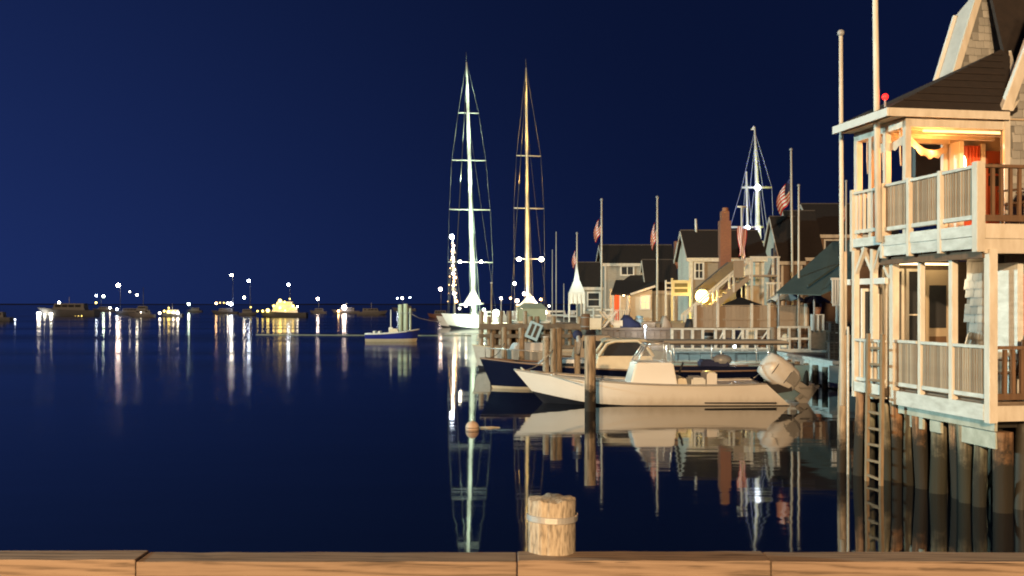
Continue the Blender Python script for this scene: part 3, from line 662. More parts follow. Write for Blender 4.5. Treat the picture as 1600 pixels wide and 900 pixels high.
# ------------------------------------------------------------------ hull lofting
def hull_mesh(L, B, zb, zm, zs, rake, ch_bow, ch_len, tumble=.0, draft=.35, stern_rake=.0, ns=28, full=.55, pw=2.2, cz=.02, bs=.9):
    """bow at x=0, stern at x=L. returns (sides, bottom, deck, sheer function)."""
    def sheer(x):
        t = x/L; return zb*(1-t)**2+2*(1-t)*t*(2*zm-.5*zb-.5*zs)+zs*t*t
    def half(x):
        t = x/L
        return B/2*(1-(1-min(1, t/full))**pw)*(1-(1-bs)*max(0, (t-full)/(1-full))**2)
    def chz(x):
        t = max(0, 1-x/ch_len); return cz+(ch_bow-cz)*t**1.6
    side, bot, deck = [], [], []
    for i in range(ns+1):
        x = L*(i/ns)**1.25
        zs_, zc = sheer(x), chz(x); hw = max(half(x), .012)
        # stem rake: lower points move aft near the bow; transom rake at the stern
        def xr(z):
            f = max(0, 1-x/(rake*2.2))
            r = x+rake*f*(1-max(0, (z+draft*.6)/(zb+draft*.6)))
            if stern_rake: r += stern_rake*max(0, (x-L*.8)/(L*.2))**1*(1-z/zs_)
            return r
        row = []
        for k in range(6):
            f = k/5; z = zc+(zs_-zc)*f; ww = hw*(.80+.20*f**.7) if x > .01 else hw
            row.append((xr(z), ww, z))
        side.append(row)
        zk = -draft*min(1, x/(L*.25)+.15) if x > 0 else -.05
        bot.append([row[0], (xr(zk*.5), row[0][1]*.55, zk*.6+zc*.15), (xr(zk), 0, zk)])
    def strip(rows, mirror):
        n = len(rows[0]); vs = []
        for r in rows:
            for p in r: vs.append((p[0], (-p[1] if mirror else p[1]), p[2]))
        fs = [(i*n+k, (i+1)*n+k, (i+1)*n+k+1, i*n+k+1) for i in range(len(rows)-1) for k in range(n-1)]
        return vs, fs
    ms = MB()
    for mi in (0, 1): ms.add(*strip(side, mi), True)
    tr = [(p[0], p[1], p[2]) for p in side[-1]]+[(p[0], -p[1], p[2]) for p in side[-1][::-1]]
    ms.add(tr, [tuple(range(len(tr)))], False)
    mbm = MB()
    for mi in (0, 1): mbm.add(*strip(bot, mi), True)
    md = MB(); vs = []
    for r in side: p = r[-1]; vs += [(p[0], p[1]*.985, p[2]-.035), (p[0], -p[1]*.985, p[2]-.035)]
    md.add(vs, [(2*i, 2*i+1, 2*i+3, 2*i+2) for i in range(len(side)-1)], False)
    rail = [[(r[-1][0], s_*r[-1][1], r[-1][2]+.01) for r in side] for s_ in (-1, 1)]
    return ms, mbm, md, sheer, half, rail

# ---- white open fishing boat (bow to the west)
YW = 31.1
wb = thing('open_motorboat', 'white open motorboat with low windscreen and outboard, moored side-on in front', 'boat', (X(803, YW), YW, 0), R(-.5))
ms, mbt, md, sh, hf, rail = hull_mesh(7.4, 2.4, 1.0, .66, .66, 1.0, .36, 3.4, draft=.3, stern_rake=.75)
h_ = ms.build('hull', gel, wb); mbt.build('hull_bottom', antifoul, wb); md.build('deck', gel, wb)
for r in rail: tube('rub_rail', mat('grey_rub_rail', (.4, .38, .35), .5), wb, r, .028, 6)
box('boot_line', darkstuff, wb, 5.6, 7.7, -1.085, -.9, .09, .115)
# console with windscreen
def frustum(x0, x1, y0, y1, z0, X0, X1, Y0, Y1, z1):
    return MB().add([(x0, y0, z0), (x1, y0, z0), (x1, y1, z0), (x0, y1, z0), (X0, Y0, z1), (X1, Y0, z1), (X1, Y1, z1), (X0, Y1, z1)],
                    [(0, 3, 2, 1), (4, 5, 6, 7), (0, 1, 5, 4), (1, 2, 6, 5), (2, 3, 7, 6), (3, 0, 4, 7)])
con = frustum(3.42, 4.85, -.85, .85, .55, 3.62, 4.72, -.75, .75, 1.26).build('console', gel, wb, bevel=.04)
frustum(4.86, 5.15, -.8, .8, .55, 4.86, 5.1, -.78, .78, .80).build('console_step', cream, wb, bevel=.02)
ws = [((3.66, y, 1.26), (3.98, y*.82, 1.80)) for y in (-.74, .74)]+[((4.70, y, 1.26), (4.62, y*.86, 1.84)) for y in (-.74, .74)]
for p, q in ws: tube('windscreen_post', steel, wb, [p, q], .022, 6)
tube('windscreen_rail', steel, wb, [ws[2][1], ws[0][1], ws[1][1], ws[3][1]], .020, 6)
MB().slab([ws[0][0], ws[2][0], ws[2][1], ws[0][1]], (0, .01, 0)).build('windscreen_pane', clearglass, wb)
MB().slab([ws[1][0], ws[3][0], ws[3][1], ws[1][1]], (0, .01, 0)).build('windscreen_pane', clearglass, wb)
MB().slab([ws[0][0], ws[1][0], ws[1][1], ws[0][1]], (-.01, 0, 0)).build('windscreen_pane', clearglass, wb)
for y in (-.3, .25): tube('windscreen_post', steel, wb, [(3.68, y, 1.26), (4.0, y*.82, 1.8)], .016, 6)
box('helm_seat', gel, wb, 5.75, 6.05, -.6, .5, .45, .96, bevel=.04)
box('seat_cushion', canvas_w, wb, 5.3, 5.72, -.55, .5, .45, .80, bevel=.05)
MB().tube([(4.95, -.3, .9), (5.08, -.3, 1.22), (5.12, -.05, 1.22), (5.0, -.05, .9)], .03, 6).build('grab_rail', darkstuff, wb)
box('engine_well', gel, wb, 6.7, 7.3, -.95, .95, .45, .62, bevel=.03)
for x in (1.2, 2.3, 6.4): MB().tube([(x-.1, -hf(x)*.94, sh(x)+.03), (x, -hf(x)*.94, sh(x)+.06), (x+.1, -hf(x)*.94, sh(x)+.03)], .02, 6).build('cleat', steel, wb)
MB().tube([(.35, -.16, sh(.3)+.0), (.22, 0, sh(.3)+.10), (.35, .16, sh(.3))], .03, 6).build('bow_chock', cream, wb)
# tilted outboard under a fitted cover
eng = MB(); 
prof = [(-.60, .05, .14), (-.55, .20, .30), (-.30, .27, .36), (0, .28, .36), (.28, .24, .32), (.42, .16, .22)]
vs = []; n = 14
for (x, ry, rz) in prof:
    for i in range(n):
        a_ = 2*math.pi*i/n; cy_, sy_ = math.cos(a_), math.sin(a_)
        vs.append((x, ry*abs(cy_)**.7*(1 if cy_ > 0 else -1), rz*abs(sy_)**.7*(1 if sy_ > 0 else -1)))
fs = [(k*n+i, k*n+(i+1) % n, (k+1)*n+(i+1) % n, (k+1)*n+i) for k in range(len(prof)-1) for i in range(n)]+[tuple(range(n))[::-1], tuple(range((len(prof)-1)*n, len(prof)*n))]
rot = Matrix.Rotation(R(36), 3, 'Y'); org = Vector((8.12, 0, .86))
vs = [rot @ Vector(v)*1.2+org for v in vs]
eng.add(vs, fs, True); eo = eng.build('outboard_engine', mat('cream_cowling', (.70, .68, .64), .35, (.54, .52, .48), (3, 3, 3), .45), wb)
def er(x, y, z): return rot @ Vector((x, y, z))*1.2+org
MB().beam(er(.38, 0, .0), er(.86, 0, .02), .18, .30).build('engine_leg', mat('grey_engine_leg', (.30, .29, .27), .4), eo)
MB().slab([er(.62, -.01, -.30), er(.95, -.01, -.34), er(.93, -.01, .34), er(.72, -.01, .22)], (0, .05, 0)).build('skeg', MATS['grey_engine_leg'], eo)
MB().beam(er(.62, -.16, .06), er(.62, .16, .06), .30, .03).build('cavitation_plate', MATS['grey_engine_leg'], eo)
MB().tube([er(.70, 0, -.25), er(.78, 0, .16), er(.80, 0, .28)], [.05, .085, .03], 10).build('gearcase', MATS['grey_engine_leg'], eo)
for k in range(3):
    a_ = k*2.1; MB().beam(er(.80, 0, .24), er(.80+.16*math.cos(a_), .16*math.sin(a_), .26), .09, .015).build('propeller_blade', steel, eo)
for y_ in (-.25, .25): MB().beam((7.30, y_, .36), (8.35, y_*.8, .52), .10, .28).build('engine_bracket', darkstuff, wb)
for f_ in (-.28, .10): MB().tube([er(f_, .272*math.cos(a_*.449), .365*math.sin(a_*.449)) for a_ in range(15)], .016, 5).build('cover_strap', darkstuff, eo)
MB().slab([er(.10, -.29, -.10), er(.36, -.25, -.08), er(.36, -.25, .18), (er(.10, -.29, .24))], (0, -.02, 0)).build('cowl_panel', MATS['grey_engine_leg'], eo)
tube('mooring_line', rope, wb, [(.5, -.1, .98), (1.2, -.7, .85), (1.95, -1.7, .75)], .014, 5)

# ---- navy cabin boat behind it
YV = 36.5
nb = thing('cabin_motorboat', 'navy hulled cabin motorboat with a cream boot stripe behind the white boat', 'boat', (X(750, YV), YV, 0), R(-1.0))
ms, mbt, md, sh, hf, rail = hull_mesh(9.8, 2.9, 1.06, .74, .72, .55, .10, 4.0, draft=.4, cz=.10, full=.5)
ms.build('hull', navyhull, nb); mbt.build('boot_stripe', cream, nb); md.build('deck', gel, nb)
for r in rail: tube('toe_rail', mat('varnished_rail', (.30, .20, .14), .4), nb, r, .03, 6)
tr_ = frustum(1.8, 4.6, -.85, .85, .66, 2.3, 4.5, -.75, .75, 1.06).build('trunk_cabin', gel, nb, bevel=.05)
box('trunk_window', glassm, tr_, 2.7, 3.3, -.838, -.80, .82, .94); box('trunk_window', glassm, tr_, 3.5, 4.1, -.838, -.80, .82, .94)
ho = frustum(4.0, 6.1, -1.1, 1.1, .68, 4.15, 6.0, -1.02, 1.02, 1.20).build('deckhouse', cream, nb, bevel=.03)
for y in (-1.0, 1.0):
    MB().tube([(4.15, y, 1.18), (4.45, y*.93, 1.60), (4.75, y*.9, 1.72), (5.5, y*.9, 1.72), (5.85, y*.94, 1.5), (6.05, y, 1.18)], .06, 8).build('arched_frame', cream, nb)
    MB().slab([(4.3, y*.97, 1.2), (5.95, y*.97, 1.2), (5.75, y*.92, 1.5), (5.5, y*.9, 1.68), (4.75, y*.9, 1.68), (4.5, y*.93, 1.55)], (0, .02, 0)).build('cabin_window', glassm, nb)
rf = frustum(4.3, 5.9, -.95, .95, 1.70, 4.5, 5.75, -.85, .85, 1.78).build('cabin_roof', cream, nb, bevel=.02)
box('cockpit_coaming', navyhull, nb, 6.3, 9.7, -1.22, -1.12, .60, .86); box('cockpit_seat', cream, nb, 7.0, 9.4, -1.05, -.6, .6, .82, bevel=.03)
box('engine_box', canvas_b, nb, 7.8, 8.8, -.4, .5, .6, 1.02, bevel=.06)
MB().ball((8.55, -.2, 1.02), .26, 10, 6, (1.4, 1, .8)).build('covered_winch', mat('grey_vinyl_cover', (.34, .36, .38), .35, (.2, .22, .24), (6, 6, 6), .5), nb)
MB().tube([(.2, -.1, 1.08), (.2, -.35, 1.45), (1.6, -.75, 1.38), (2.6, -1.0, 1.30)], .016, 6).build('bow_rail', steel, nb)
# ---- long launch with a flat tan canopy further in
YL = 40.0
lb = thing('canopy_launch', 'launch with a long flat tan canopy roof moored against the pale bulkhead', 'boat', (X(935, YL), YL, 0), R(0))
ms, mbt, md, sh, hf, rail = hull_mesh(8.2, 2.3, .95, .70, .68, .6, .12, 3, draft=.3, cz=.05)
ms.build('hull', mat('teal_grey_hull', (.30, .42, .44), .4, (.2, .3, .32), (2, 2, 2), .5), lb); mbt.build('hull_bottom', antifoul, lb); md.build('deck', deckwood, lb)
frustum(.1, 7.2, -1.05, 1.05, 1.50, .2, 7.1, -.95, .95, 1.60).build('canopy', canvas_tan, lb, bevel=.02)
box('canopy_edge', darkstuff, lb, .15, 7.15, -1.06, -1.045, 1.44, 1.50)
bulb(lb, (5.2, -.6, 1.36), .05, 'c', 40, 'added_deck_bulb'); lamp(lb, (5.2, .7, 1.3), 55, (.86, 1, .95), .08); lamp(lb, (2.6, .9, 1.3), 35, (.86, 1, .95), .08)  # added bulb at a bright glint, plus bodiless lamps to brighten the bulkhead
for x in (1.0, 2.8, 4.6, 6.4):
    for y in (-.95, .95): tube('canopy_post', steel, lb, [(x, y, .7), (x, y, 1.5)], .02, 6)

# ---- pale sailboat bow behind the navy boat
YG = 47.0
gb = thing('pale_dinghy', 'pale grey boat bow just west of the navy cabin boat', 'boat', (X(738, YG), YG, 0), R(14))
ms, mbt, md, sh, hf, rail = hull_mesh(5.2, 1.9, 1.12, .85, .8, .35, .2, 2, draft=.3)
ms.build('hull', mat('pale_grey_gelcoat', (.52, .53, .50), .35), gb); mbt.build('hull_bottom', antifoul, gb); md.build('deck', gel, gb)
frustum(1.8, 3.4, -.5, .5, .8, 2.0, 3.3, -.45, .45, 1.2).build('cuddy', gel, gb, bevel=.04)
for r in rail: tube('rub_rail', cream, gb, r, .025, 6)

YQ = 41.0
cb_ = thing('cuddy_boat', 'small cream cuddy cabin boat between the paired piles and the thick pile', 'boat', (X(858, YQ), YQ, 0), R(0))
ms, mbt, md, sh, hf, rail = hull_mesh(4.6, 1.9, .95, .75, .72, .5, .2, 2, draft=.25)
ms.build('hull', cream, cb_); mbt.build('hull_bottom', antifoul, cb_); md.build('deck', gel, cb_)
frustum(.9, 2.5, -.7, .7, .75, 1.15, 2.4, -.6, .6, 1.75).build('cuddy', canvas_tan, cb_, bevel=.04)
box('cuddy_window', glassm, cb_, 1.3, 2.2, -.69, -.64, 1.25, 1.55)
box('windscreen_frame', gel, cb_, 2.55, 2.62, -.7, .7, .75, 1.45); box('cockpit_seat', canvas_b, cb_, 3.2, 3.9, -.6, .6, .7, 1.0, bevel=.03)
for r in rail: tube('rub_rail', brownwood, cb_, r, .025, 6)
def line(label, a, b, sag):
    a, b = Vector(a), Vector(b); t = thing('mooring_line', label, 'rope', a, 0, None, True)
    pts = [a.lerp(b, k/10)-Vector((0, 0, sag*4*(k/10)*(1-k/10))) for k in range(11)]; tube('strand', rope, t, pts, .016, 5)
line('slack bow line from the white motorboat to the first paired pile', (X(815, 31.1), 31.0, 1.0), (X(864, 33.6), 33.58, 1.5), .18)
line('slack bow line from the navy cabin boat to the pile by the blue board', (X(757, 36.5), 36.5, 1.12), (X(788, 44.4), 44.38, 1.3), .25)
line('stern line from the white motorboat to the thick dark wharf post', (X(1185, 31), 31.6, .72), (X(1209, 43.3), 43.25, 1.5), .3)
# ---- free-standing mooring piles
def moorpile(label, px, Y, ytop, r, m=pilem, lean=0, cap=None):
    x = X(px, Y); z = Z(ytop, Y)
    t = thing('mooring_pile', label, 'piling', (x, Y, 0), 0, 'mooring piles in the slip', True)
    pile_mesh(x, Y, -2, z, r, 18, .05, 16, .02).build('pile_shaft', m, t)
    if cap: MB().tube([(x, Y, z+.025), (x, Y, z+.05)], r*.95, 14).build('pile_cap', cap, t)
    return t
moorpile('thick round mooring pile standing in front of the white motorboat', 922, 28.7, 526, .16)
moorpile('short pale pile with a bright cap beside the paired piles', 853, 33.4, 528, .105, pilefg, cap=white)
moorpile('first of the two tall dark-topped piles rising above the navy bow', 864.5, 33.7, 514, .10)
moorpile('second of the two tall dark-topped piles, next to the navy boat cabin side', 873, 33.9, 513, .11)
moorpile('grey pile wrapped with a pale cloth between the paired piles and the thick pile', 902, 34.0, 528, .10, pilefg)
moorpile('thin pile close to the pale grey boat bow', 769, 43.5, 521, .09)
moorpile('bare pile standing just left of the light blue board', 788, 44.5, 512, .12)
moorpile('pile just below the light blue board', 815, 44.0, 513, .13)
t = thing('bundled_canvas', 'bundle of blue and grey canvas tied on top of a pile', 'canvas', (X(902, 33.8), 33.8, 1.7), 0)
MB().ball((0, -.05, .28), .16, 9, 6, (1.1, .9, 1.0)).build('blue_canvas', canvas_b, t); MB().tube([(.02, -.15, .26), (.05, -.16, .0), (.0, -.14, -.35)], [.06, .10, .07], 8).build('grey_canvas', mat('grey_canvas', (.42, .44, .45), .8), t)

# ---- mooring buoy
yb = D(671); t = thing('mooring_buoy', 'round pale mooring ball floating in open water', 'buoy', (X(738, yb), yb, 0))
MB().ball((0, 0, .04), .165, 18, 12).build('ball', mat('dull_orange_white_buoy', (.62, .47, .36), .55, (.5, .36, .27), (6, 6, 6), .5), t)
MB().tube([(.164*math.cos(a*.2618), .164*math.sin(a*.2618), .045) for a in range(25)], .008, 5).build('buoy_stripe', darkstuff, t)
MB().tube([(0, 0, .2), (0, 0, .25)], .02, 8).build('buoy_eye', steel, t)
t = thing('floating_line', 'short end of rope floating beside the mooring ball', 'rope', (X(752, yb+.3), yb+.3, 0)); tube('strand', rope, t, [(-.15, 0, .01), (.05, -.05, .02), (.25, .06, .015), (.45, .0, .005)], .018, 6); tube('strand', rope, t, [(.05, -.05, .02), (.2, -.14, .01), (.3, -.12, .0)], .014, 6)

# ------------------------------------------------------------------ lower wharf: pale bulkhead and white panel railing
bk = thing('wharf_bulkhead', 'pale timber bulkhead wall along the lower wharf edge', 'bulkhead', (10.4, 44.2, 0), 0, None, True)
bp_ = mesh_of(MB().box(-.24, .24, -.06, .06, -1.5, .86), 'plank', bulk)
for k in range(15): inst(bp_, 'plank', bk, (6.9+.5*k, 44.3+random.uniform(-.02, .02), random.uniform(-.02, .02)))
box('cap_timber', oldwhite, bk, 6.6, 14.4, 44.15, 44.45, .88, 1.0)
bk2 = thing('wharf_bulkhead', 'pale whitewashed bulkhead of the wharf corner next to the stilted deck', 'bulkhead', (14, 35.9, 0), 0, None, True)
bp2 = mesh_of(MB().box(-.29, .29, -.05, .05, .10, .86), 'plank', bulk)
for k in range(9): inst(bp2, 'plank', bk2, (11.4+.6*k, 35.92+random.uniform(-.02, .02), random.uniform(-.02, .02)))
for k in range(7): pile_mesh(11.6+.8*k, 36.3, -2, .3, .12, 12, .04, 6).build('pile', wetpile, bk2)
box('cap_timber', oldwhite, bk2, 11.2, 17, 35.8, 36.1, .88, 1.0)
bp3 = mesh_of(MB().box(-.05, .05, -.29, .29, .05, .86), 'plank', bulk)
for k in range(14): inst(bp3, 'plank', bk2, (11.36+random.uniform(-.02, .02), 36.3+.6*k, random.uniform(-.02, .02)))
box('cap_timber', oldwhite, bk2, 11.2, 11.5, 36.1, 44.3, .88, 1.0)
for k in range(7): pile_mesh(11.22, 36.7+1.2*k, -2, .72, .11, 12, .04, 6).build('pile', pilem, bk2)
pr = thing('panel_railing', 'long white railing of framed open panels above the pale bulkhead', 'railing', (10, 44.3, 1), 0, None, True)
YR = 44.3
def rpx(p): return X(p, YR)
box('top_rail', oldwhite, pr, rpx(1048), rpx(1215), YR-.06, YR+.06, 1.88, 1.96); box('bottom_rail', oldwhite, pr, rpx(1048), rpx(1215), YR-.05, YR+.05, 1.02, 1.10)
for px_i in (1050, 1066, 1082, 1098, 1118, 1131, 1146, 1160, 1167, 1181, 1200, 1213):
    box('post', oldwhite, pr, rpx(px_i)-.055, rpx(px_i)+.055, YR-.055, YR+.055, 1.0, 1.88)
for a_, b_ in ((1118, 1131), (1146, 1160), (1181, 1200)): MB().beam((rpx(a_), YR, 1.12), (rpx(b_), YR, 1.86), .05, .05).build('brace', oldwhite, pr)
pr2 = thing('lattice_panel', 'white framed panel of six open squares beside the dark wharf post', 'panel', (rpx(1240), YR, 1), 0, None, True)
x0, x1 = rpx(1217), rpx(1265)
for k in range(4): xx = x0+(x1-x0)*k/3; box('post', oldwhite, pr2, xx-.05, xx+.05, YR-.05, YR+.05, .98, 2.02)
for z in (1.02, 1.5, 2.0): box('rail', oldwhite, pr2, x0, x1, YR-.04, YR+.04, z-.045, z+.045)
moorpile('square-topped dark post in front of the white panel railing', 1209, 43.4, 512, .14, wharfwood)
# dark stacked lobster traps on the corner
tm = mat('dark_wire_trap', (.09, .085, .075), .7, (.04, .04, .038), (14, 14, 14), .5, .01, rnd=.3)
def trap(label, x, y, z, rz):
    t = thing('wire_trap', label, 'trap', (x, y, z), rz, 'wire traps stacked on the wharf corner')
    mb = MB(); L, W, H = .9, .5, .35
    for i in range(7):
        xx = -L/2+L*i/6; mb.box(xx-.012, xx+.012, -W/2, W/2, 0, .02).box(xx-.012, xx+.012, -W/2, W/2, H-.02, H).box(xx-.012, xx+.012, -W/2-.01, -W/2+.01, 0, H).box(xx-.012, xx+.012, W/2-.01, W/2+.01, 0, H)
    for zz in (.01, .12, .23, .34): mb.box(-L/2, L/2, -W/2-.012, -W/2+.012, zz-.01, zz+.01).box(-L/2, L/2, W/2-.012, W/2+.012, zz-.01, zz+.01)
    mb.build('wire_cage', tm, t); MB().box(-L/2+.02, L/2-.02, -.12, .12, .03, .3).build('net_funnel', darkstuff, t)
lv = ['bottom', 'second', 'third', 'top']
for c in range(2):
    for k in range(4 if c == 0 else 3):
        trap('dark wire trap, %s one of the %s stack beside the stilted deck' % (lv[k], 'taller' if c == 0 else 'shorter'), 11.95+1.0*c+random.uniform(-.06, .06), 37.2, .92+.36*k, random.uniform(-.08, .08))
# clutter behind the boats on the main wharf edge
YC = 53.4
def crate(label, px, w_, h_, z, m, Y=YC):
    t = thing('wooden_crate', label, 'crate', (X(px, Y), Y, z), random.uniform(-.2, .2), 'crates along the wharf edge')
    box('crate_body', m, t, -w_/2+.03, w_/2-.03, -.28, .28, .02, h_-.02)
    for s_ in (-1, 1):
        for x in (-w_/2+.03, w_/2-.03): box('corner_batten', m, t, x-.03, x+.03, s_*.29-.012, s_*.29+.012, 0, h_)
    for k in range(3): box('slat', m, t, -w_/2, w_/2, -.305, -.285, h_*(.08+.33*k), h_*(.08+.33*k)+h_*.24)
crate('tan wooden crate on the wharf edge just behind the thick mooring pile', 931, .6, .62, 1.66, cream)
crate('low cream crate on the wharf edge below the lit porch', 966, .45, .5, 1.66, cream)
crate('brown crate on the wharf edge beside the navy tarpaulin', 1012, .7, .4, 1.66, rawwood)
t = thing('sawhorse', 'wooden sawhorse with crossed legs on the wharf below the lit porch', 'sawhorse', (X(950, YC), YC, 1.66), R(10))
for s_ in (-.35, .35):
    MB().beam((-.45, s_, 0), (.35, s_, .95), .06, .1).build('leg', cream, t); MB().beam((.45, s_+.06, 0), (-.35, s_+.06, .95), .06, .1).build('leg', cream, t)
MB().beam((0, -.5, .5), (0, .5, .5), .08, .1).build('cross_beam', cream, t)
def tarp(label, px, w_, h_, m, Y=YC):
    t = thing('covered_pile', label, 'tarpaulin', (X(px, Y), Y, 1.66))
    mb = MB(); vs = []; n = 10
    for j in range(n+1):
        for i in range(n+1):
            u, v = i/n, j/n; e = min(u, 1-u, v, 1-v)*5; e = min(1, e)
            vs.append(((u-.5)*w_*(1.05-.1*e), (v-.5)*.7, h_*(e**.5)*(.8+.25*math.sin(u*7+v*3+px))))
    mb.add(vs, [(j*(n+1)+i, j*(n+1)+i+1, (j+1)*(n+1)+i+1, (j+1)*(n+1)+i) for j in range(n) for i in range(n)], True)
    mb.build('tarpaulin', m, t)
tarp('dark navy tarpaulin over gear on the wharf below the white cottage wall', 985, 1.2, .75, canvas_b)
tarp('small black tarpaulin heap by the foot of the stairs', 1078, .5, .55, darkstuff)
tarp('tan canvas bag heap on the wharf between crate and stairs', 1041, .6, .7, canvas_tan)

wf = thing('wharf_facing', 'vertical plank facing of the main wharf edge behind the navy boat', 'bulkhead', (9.5, 52.5, .9), 0, None, True)
fpk = mesh_of(MB().box(-.145, .145, -.04, .04, -.9, .0), 'plank', wharfwood)
for k in range(34): inst(fpk, 'plank', wf, (4.75+.3*k, 52.52+random.uniform(-.03, .01), 1.62+random.uniform(-.04, .02)))
box('cap_timber', wharfwood, wf, 4.6, 14.9, 52.4, 52.66, 1.67, 1.79)
def barrel(label, px, Y, z, m, r=.26, h=.8):
    t = thing('barrel', label, 'barrel', (X(px, Y), Y, z), 0, 'barrels on the wharf')
    MB().tube([(0, 0, 0), (0, 0, h*.25), (0, 0, h*.5), (0, 0, h*.75), (0, 0, h)], [r*.88, r*.97, r, r*.97, r*.88], 14).build('barrel_body', m, t)
    for f in (.2, .8): MB().tube([(0, 0, h*f-.025), (0, 0, h*f+.025)], r*1.0, 14).build('hoop', metalgrey, t)
    MB().tube([(0, 0, h), (0, 0, h+.03)], [r*.7, r*.66], 12).build('barrel_lid', m, t)
barrel('brown barrel on the wharf edge left of the tan crate', 915, 53.6, 1.66, brownwood)
barrel('blue plastic barrel beside the navy tarpaulin', 999, 53.5, 1.66, lightblue, .22, .7)
barrel('dark barrel behind the white panel railing, nearest the stairs', 1107, 46.5, .88, darkstuff)
barrel('brown barrel behind the white panel railing near the dark post', 1190, 46.2, .88, brownwood)
barrel('pale barrel behind the open-square panel', 1228, 46.0, .92 if False else .88, cream, .24, .75)
def wchair(label, px, Y, rz, m):
    t = thing('slatted_chair', label, 'chair', (X(px, Y), Y, .88), rz, 'slatted chairs on the lower wharf')
    box('seat', m, t, -.28, .28, -.25, .25, .34, .38)
    for x in (-.25, .25):
        for y in (-.22, .22): box('leg', m, t, x-.03, x+.03, y-.03, y+.03, 0, .34)
        box('armrest', m, t, x-.05, x+.05, -.28, .25, .55, .58); box('arm_post', m, t, x-.025, x+.025, -.25, -.2, .38, .55)
    for k in range(5): MB().beam((-.22+.11*k, .24, .38), (-.22+.11*k, .42, 1.0+.04*(2-abs(k-2))), .09, .02, (0, 1, 0)).build('slat', m, t)
wchair('dark slatted chair behind the panel railing, first from the stairs', 1126, 46.0, R(160), brownwood)
wchair('blue slatted chair in the middle behind the panel railing', 1147, 46.4, R(200), canvas_b)
wchair('pale slatted chair behind the panel railing by the dark post', 1172, 46.0, R(175), cream)
wchair('brown slatted chair behind the open-square panel', 1250, 46.2, R(190), brownwood)
ud = thing('upturned_dinghy', 'upturned pale dinghy lying on the wharf between barrel and stairs', 'boat', (X(1030, 54.6), 54.6, 1.66), R(4))
vs_ = []; 
for i_ in range(13):
    f_ = i_/12; hw2 = .55*math.sin(min(1, f_*1.6)*math.pi/2)*(1 if f_ < .9 else .95); zt_ = .42*math.sin(min(1, .15+f_*1.3)*math.pi/2)
    for k_ in range(7):
        a_ = math.pi*k_/6; vs_.append((2.6*f_-1.3, -hw2*math.cos(a_), zt_*math.sin(a_)**.7))
MB().add(vs_, [(i_*7+k_, i_*7+k_+1, i_*7+8+k_, i_*7+7+k_) for i_ in range(12) for k_ in range(6)]+[tuple(range(84, 91))], True).build('dinghy_hull', mat('pale_grey_gelcoat', (.52, .53, .50)), ud)
MB().beam((-1.2, 0, .36), (1.28, 0, .44), .05, .05).build('keel_strip', brownwood, ud)

# ------------------------------------------------------------------ pier on the west side, lamps, booth
pier = thing('timber_pier', 'timber pier with close-set piles in front of the two tall masts', 'pier', (3, 58, 0), 0, None, True)
YP = 56.0
box('deck', deckwood, pier, X(748, YP), X(908, YP), YP, YP+6, 1.72, 1.9)
for k in range(6): box('fascia_board', wharfwood, pier, X(748, YP)+.94*k, X(748, YP)+.94*k+.93, YP-.08, YP-.005, 1.6, 1.92)
for k in range(2): box('walings', wharfwood, pier, X(748, YP), X(908, YP), YP-.06, YP+.08, .55+.6*k, .75+.6*k)
for k, pxp in enumerate((752, 762, 773, 784, 797, 806, 818, 829, 841, 852, 864, 877, 890, 903)):
    pile_mesh(X(pxp, YP)+random.uniform(-.1, .1), YP+.25+random.uniform(-.1, .2), -2, random.choice((1.7, 1.7, 2.3, 2.6)), random.uniform(.11, .15), 12, .05, 8).build('pile', pilem if k % 3 else pilefg, pier)
for k, pxp in enumerate((790, 815, 838)): box('backing_board', wharfwood, pier, X(pxp, YP)-.9, X(pxp, YP)+.9, YP+.9, YP+.98, .2, 1.7)
bo = thing('canvas_booth', 'pale green canvas covered booth on the pier beneath the orange-lit mast', 'booth', (X(832, 58), 58.5, 1.9))
box('booth_wall', canvas_g, bo, -.85, .75, -.9, .9, .15, .85); box('booth_base', oldwhite, bo, -1.2, .95, -1.0, 1.0, .02, .14)
frustum(-.9, .8, -.95, .95, .86, -.5, .5, -.3, .3, 1.15).build('booth_roof', canvas_g, bo)
for x in (-.9, .8):
    for y in (-.92, .92): tube('corner_pole', white, bo, [(x, y, 0), (x, y, .9)], .03, 6)
bb = thing('blue_board', 'light blue framed board tilted against the pier below the green booth', 'board', P(834, 517, 54.9), 0)
bb.rotation_euler = (0, R(22), 0)
mb = MB(); W, H = .36, .46
mb.box(-W, -W+.13, -.05, .05, -H, H).box(W-.13, W, -.05, .05, -H, H).box(-W+.13, W-.13, -.05, .05, H-.12, H).box(-W+.13, W-.13, -.05, .05, -H, -H+.14).box(-.05, .05, -.05, .05, -H+.14, H-.12)
mb.build('board_frame', lightblue, bb, bevel=.0); box('board_back', darkstuff, bb, -W+.05, W-.05, .0, .03, -H+.05, H-.05)

def streetlamp(label, px, py, Y, zb, r, c, s, e, arm=0, group='lit lamps along the pier and wharf'):
    p = P(px, py, Y); t = thing('wharf_lamp', label, 'lamp', (p.x+arm, Y, zb), 0, group, True)
    tube('lamp_post', metalgrey, t, [(p.x+arm, Y+.02, zb), (p.x+arm, Y+.02, p.z-r*.6)]+([(p.x, Y+.02, p.z+r)] if arm else []), .035, 6)
    MB().ball(p, r, 12, 8).build('lamp_globe', bulb_mat(c, s), t)
    MB().tube([(p.x, p.y, p.z+r*.9), (p.x, p.y, p.z+r*1.25)], [r*.7, r*.25], 10).build('lamp_cap', metalgrey, t)
    if e: lamp(t, p+Vector((0, -.45, -.1)), e, COL[c], .15)
    return t
streetlamp('brilliant greenish white floodlight low on the pier left of the booth', 775, 489, 60, 1.9, .18, 'g', 60, 420)
streetlamp('white globe lamp on the pier at the end of the green booth', 852, 488, 61, 1.9, .12, 'w', 40, 40)
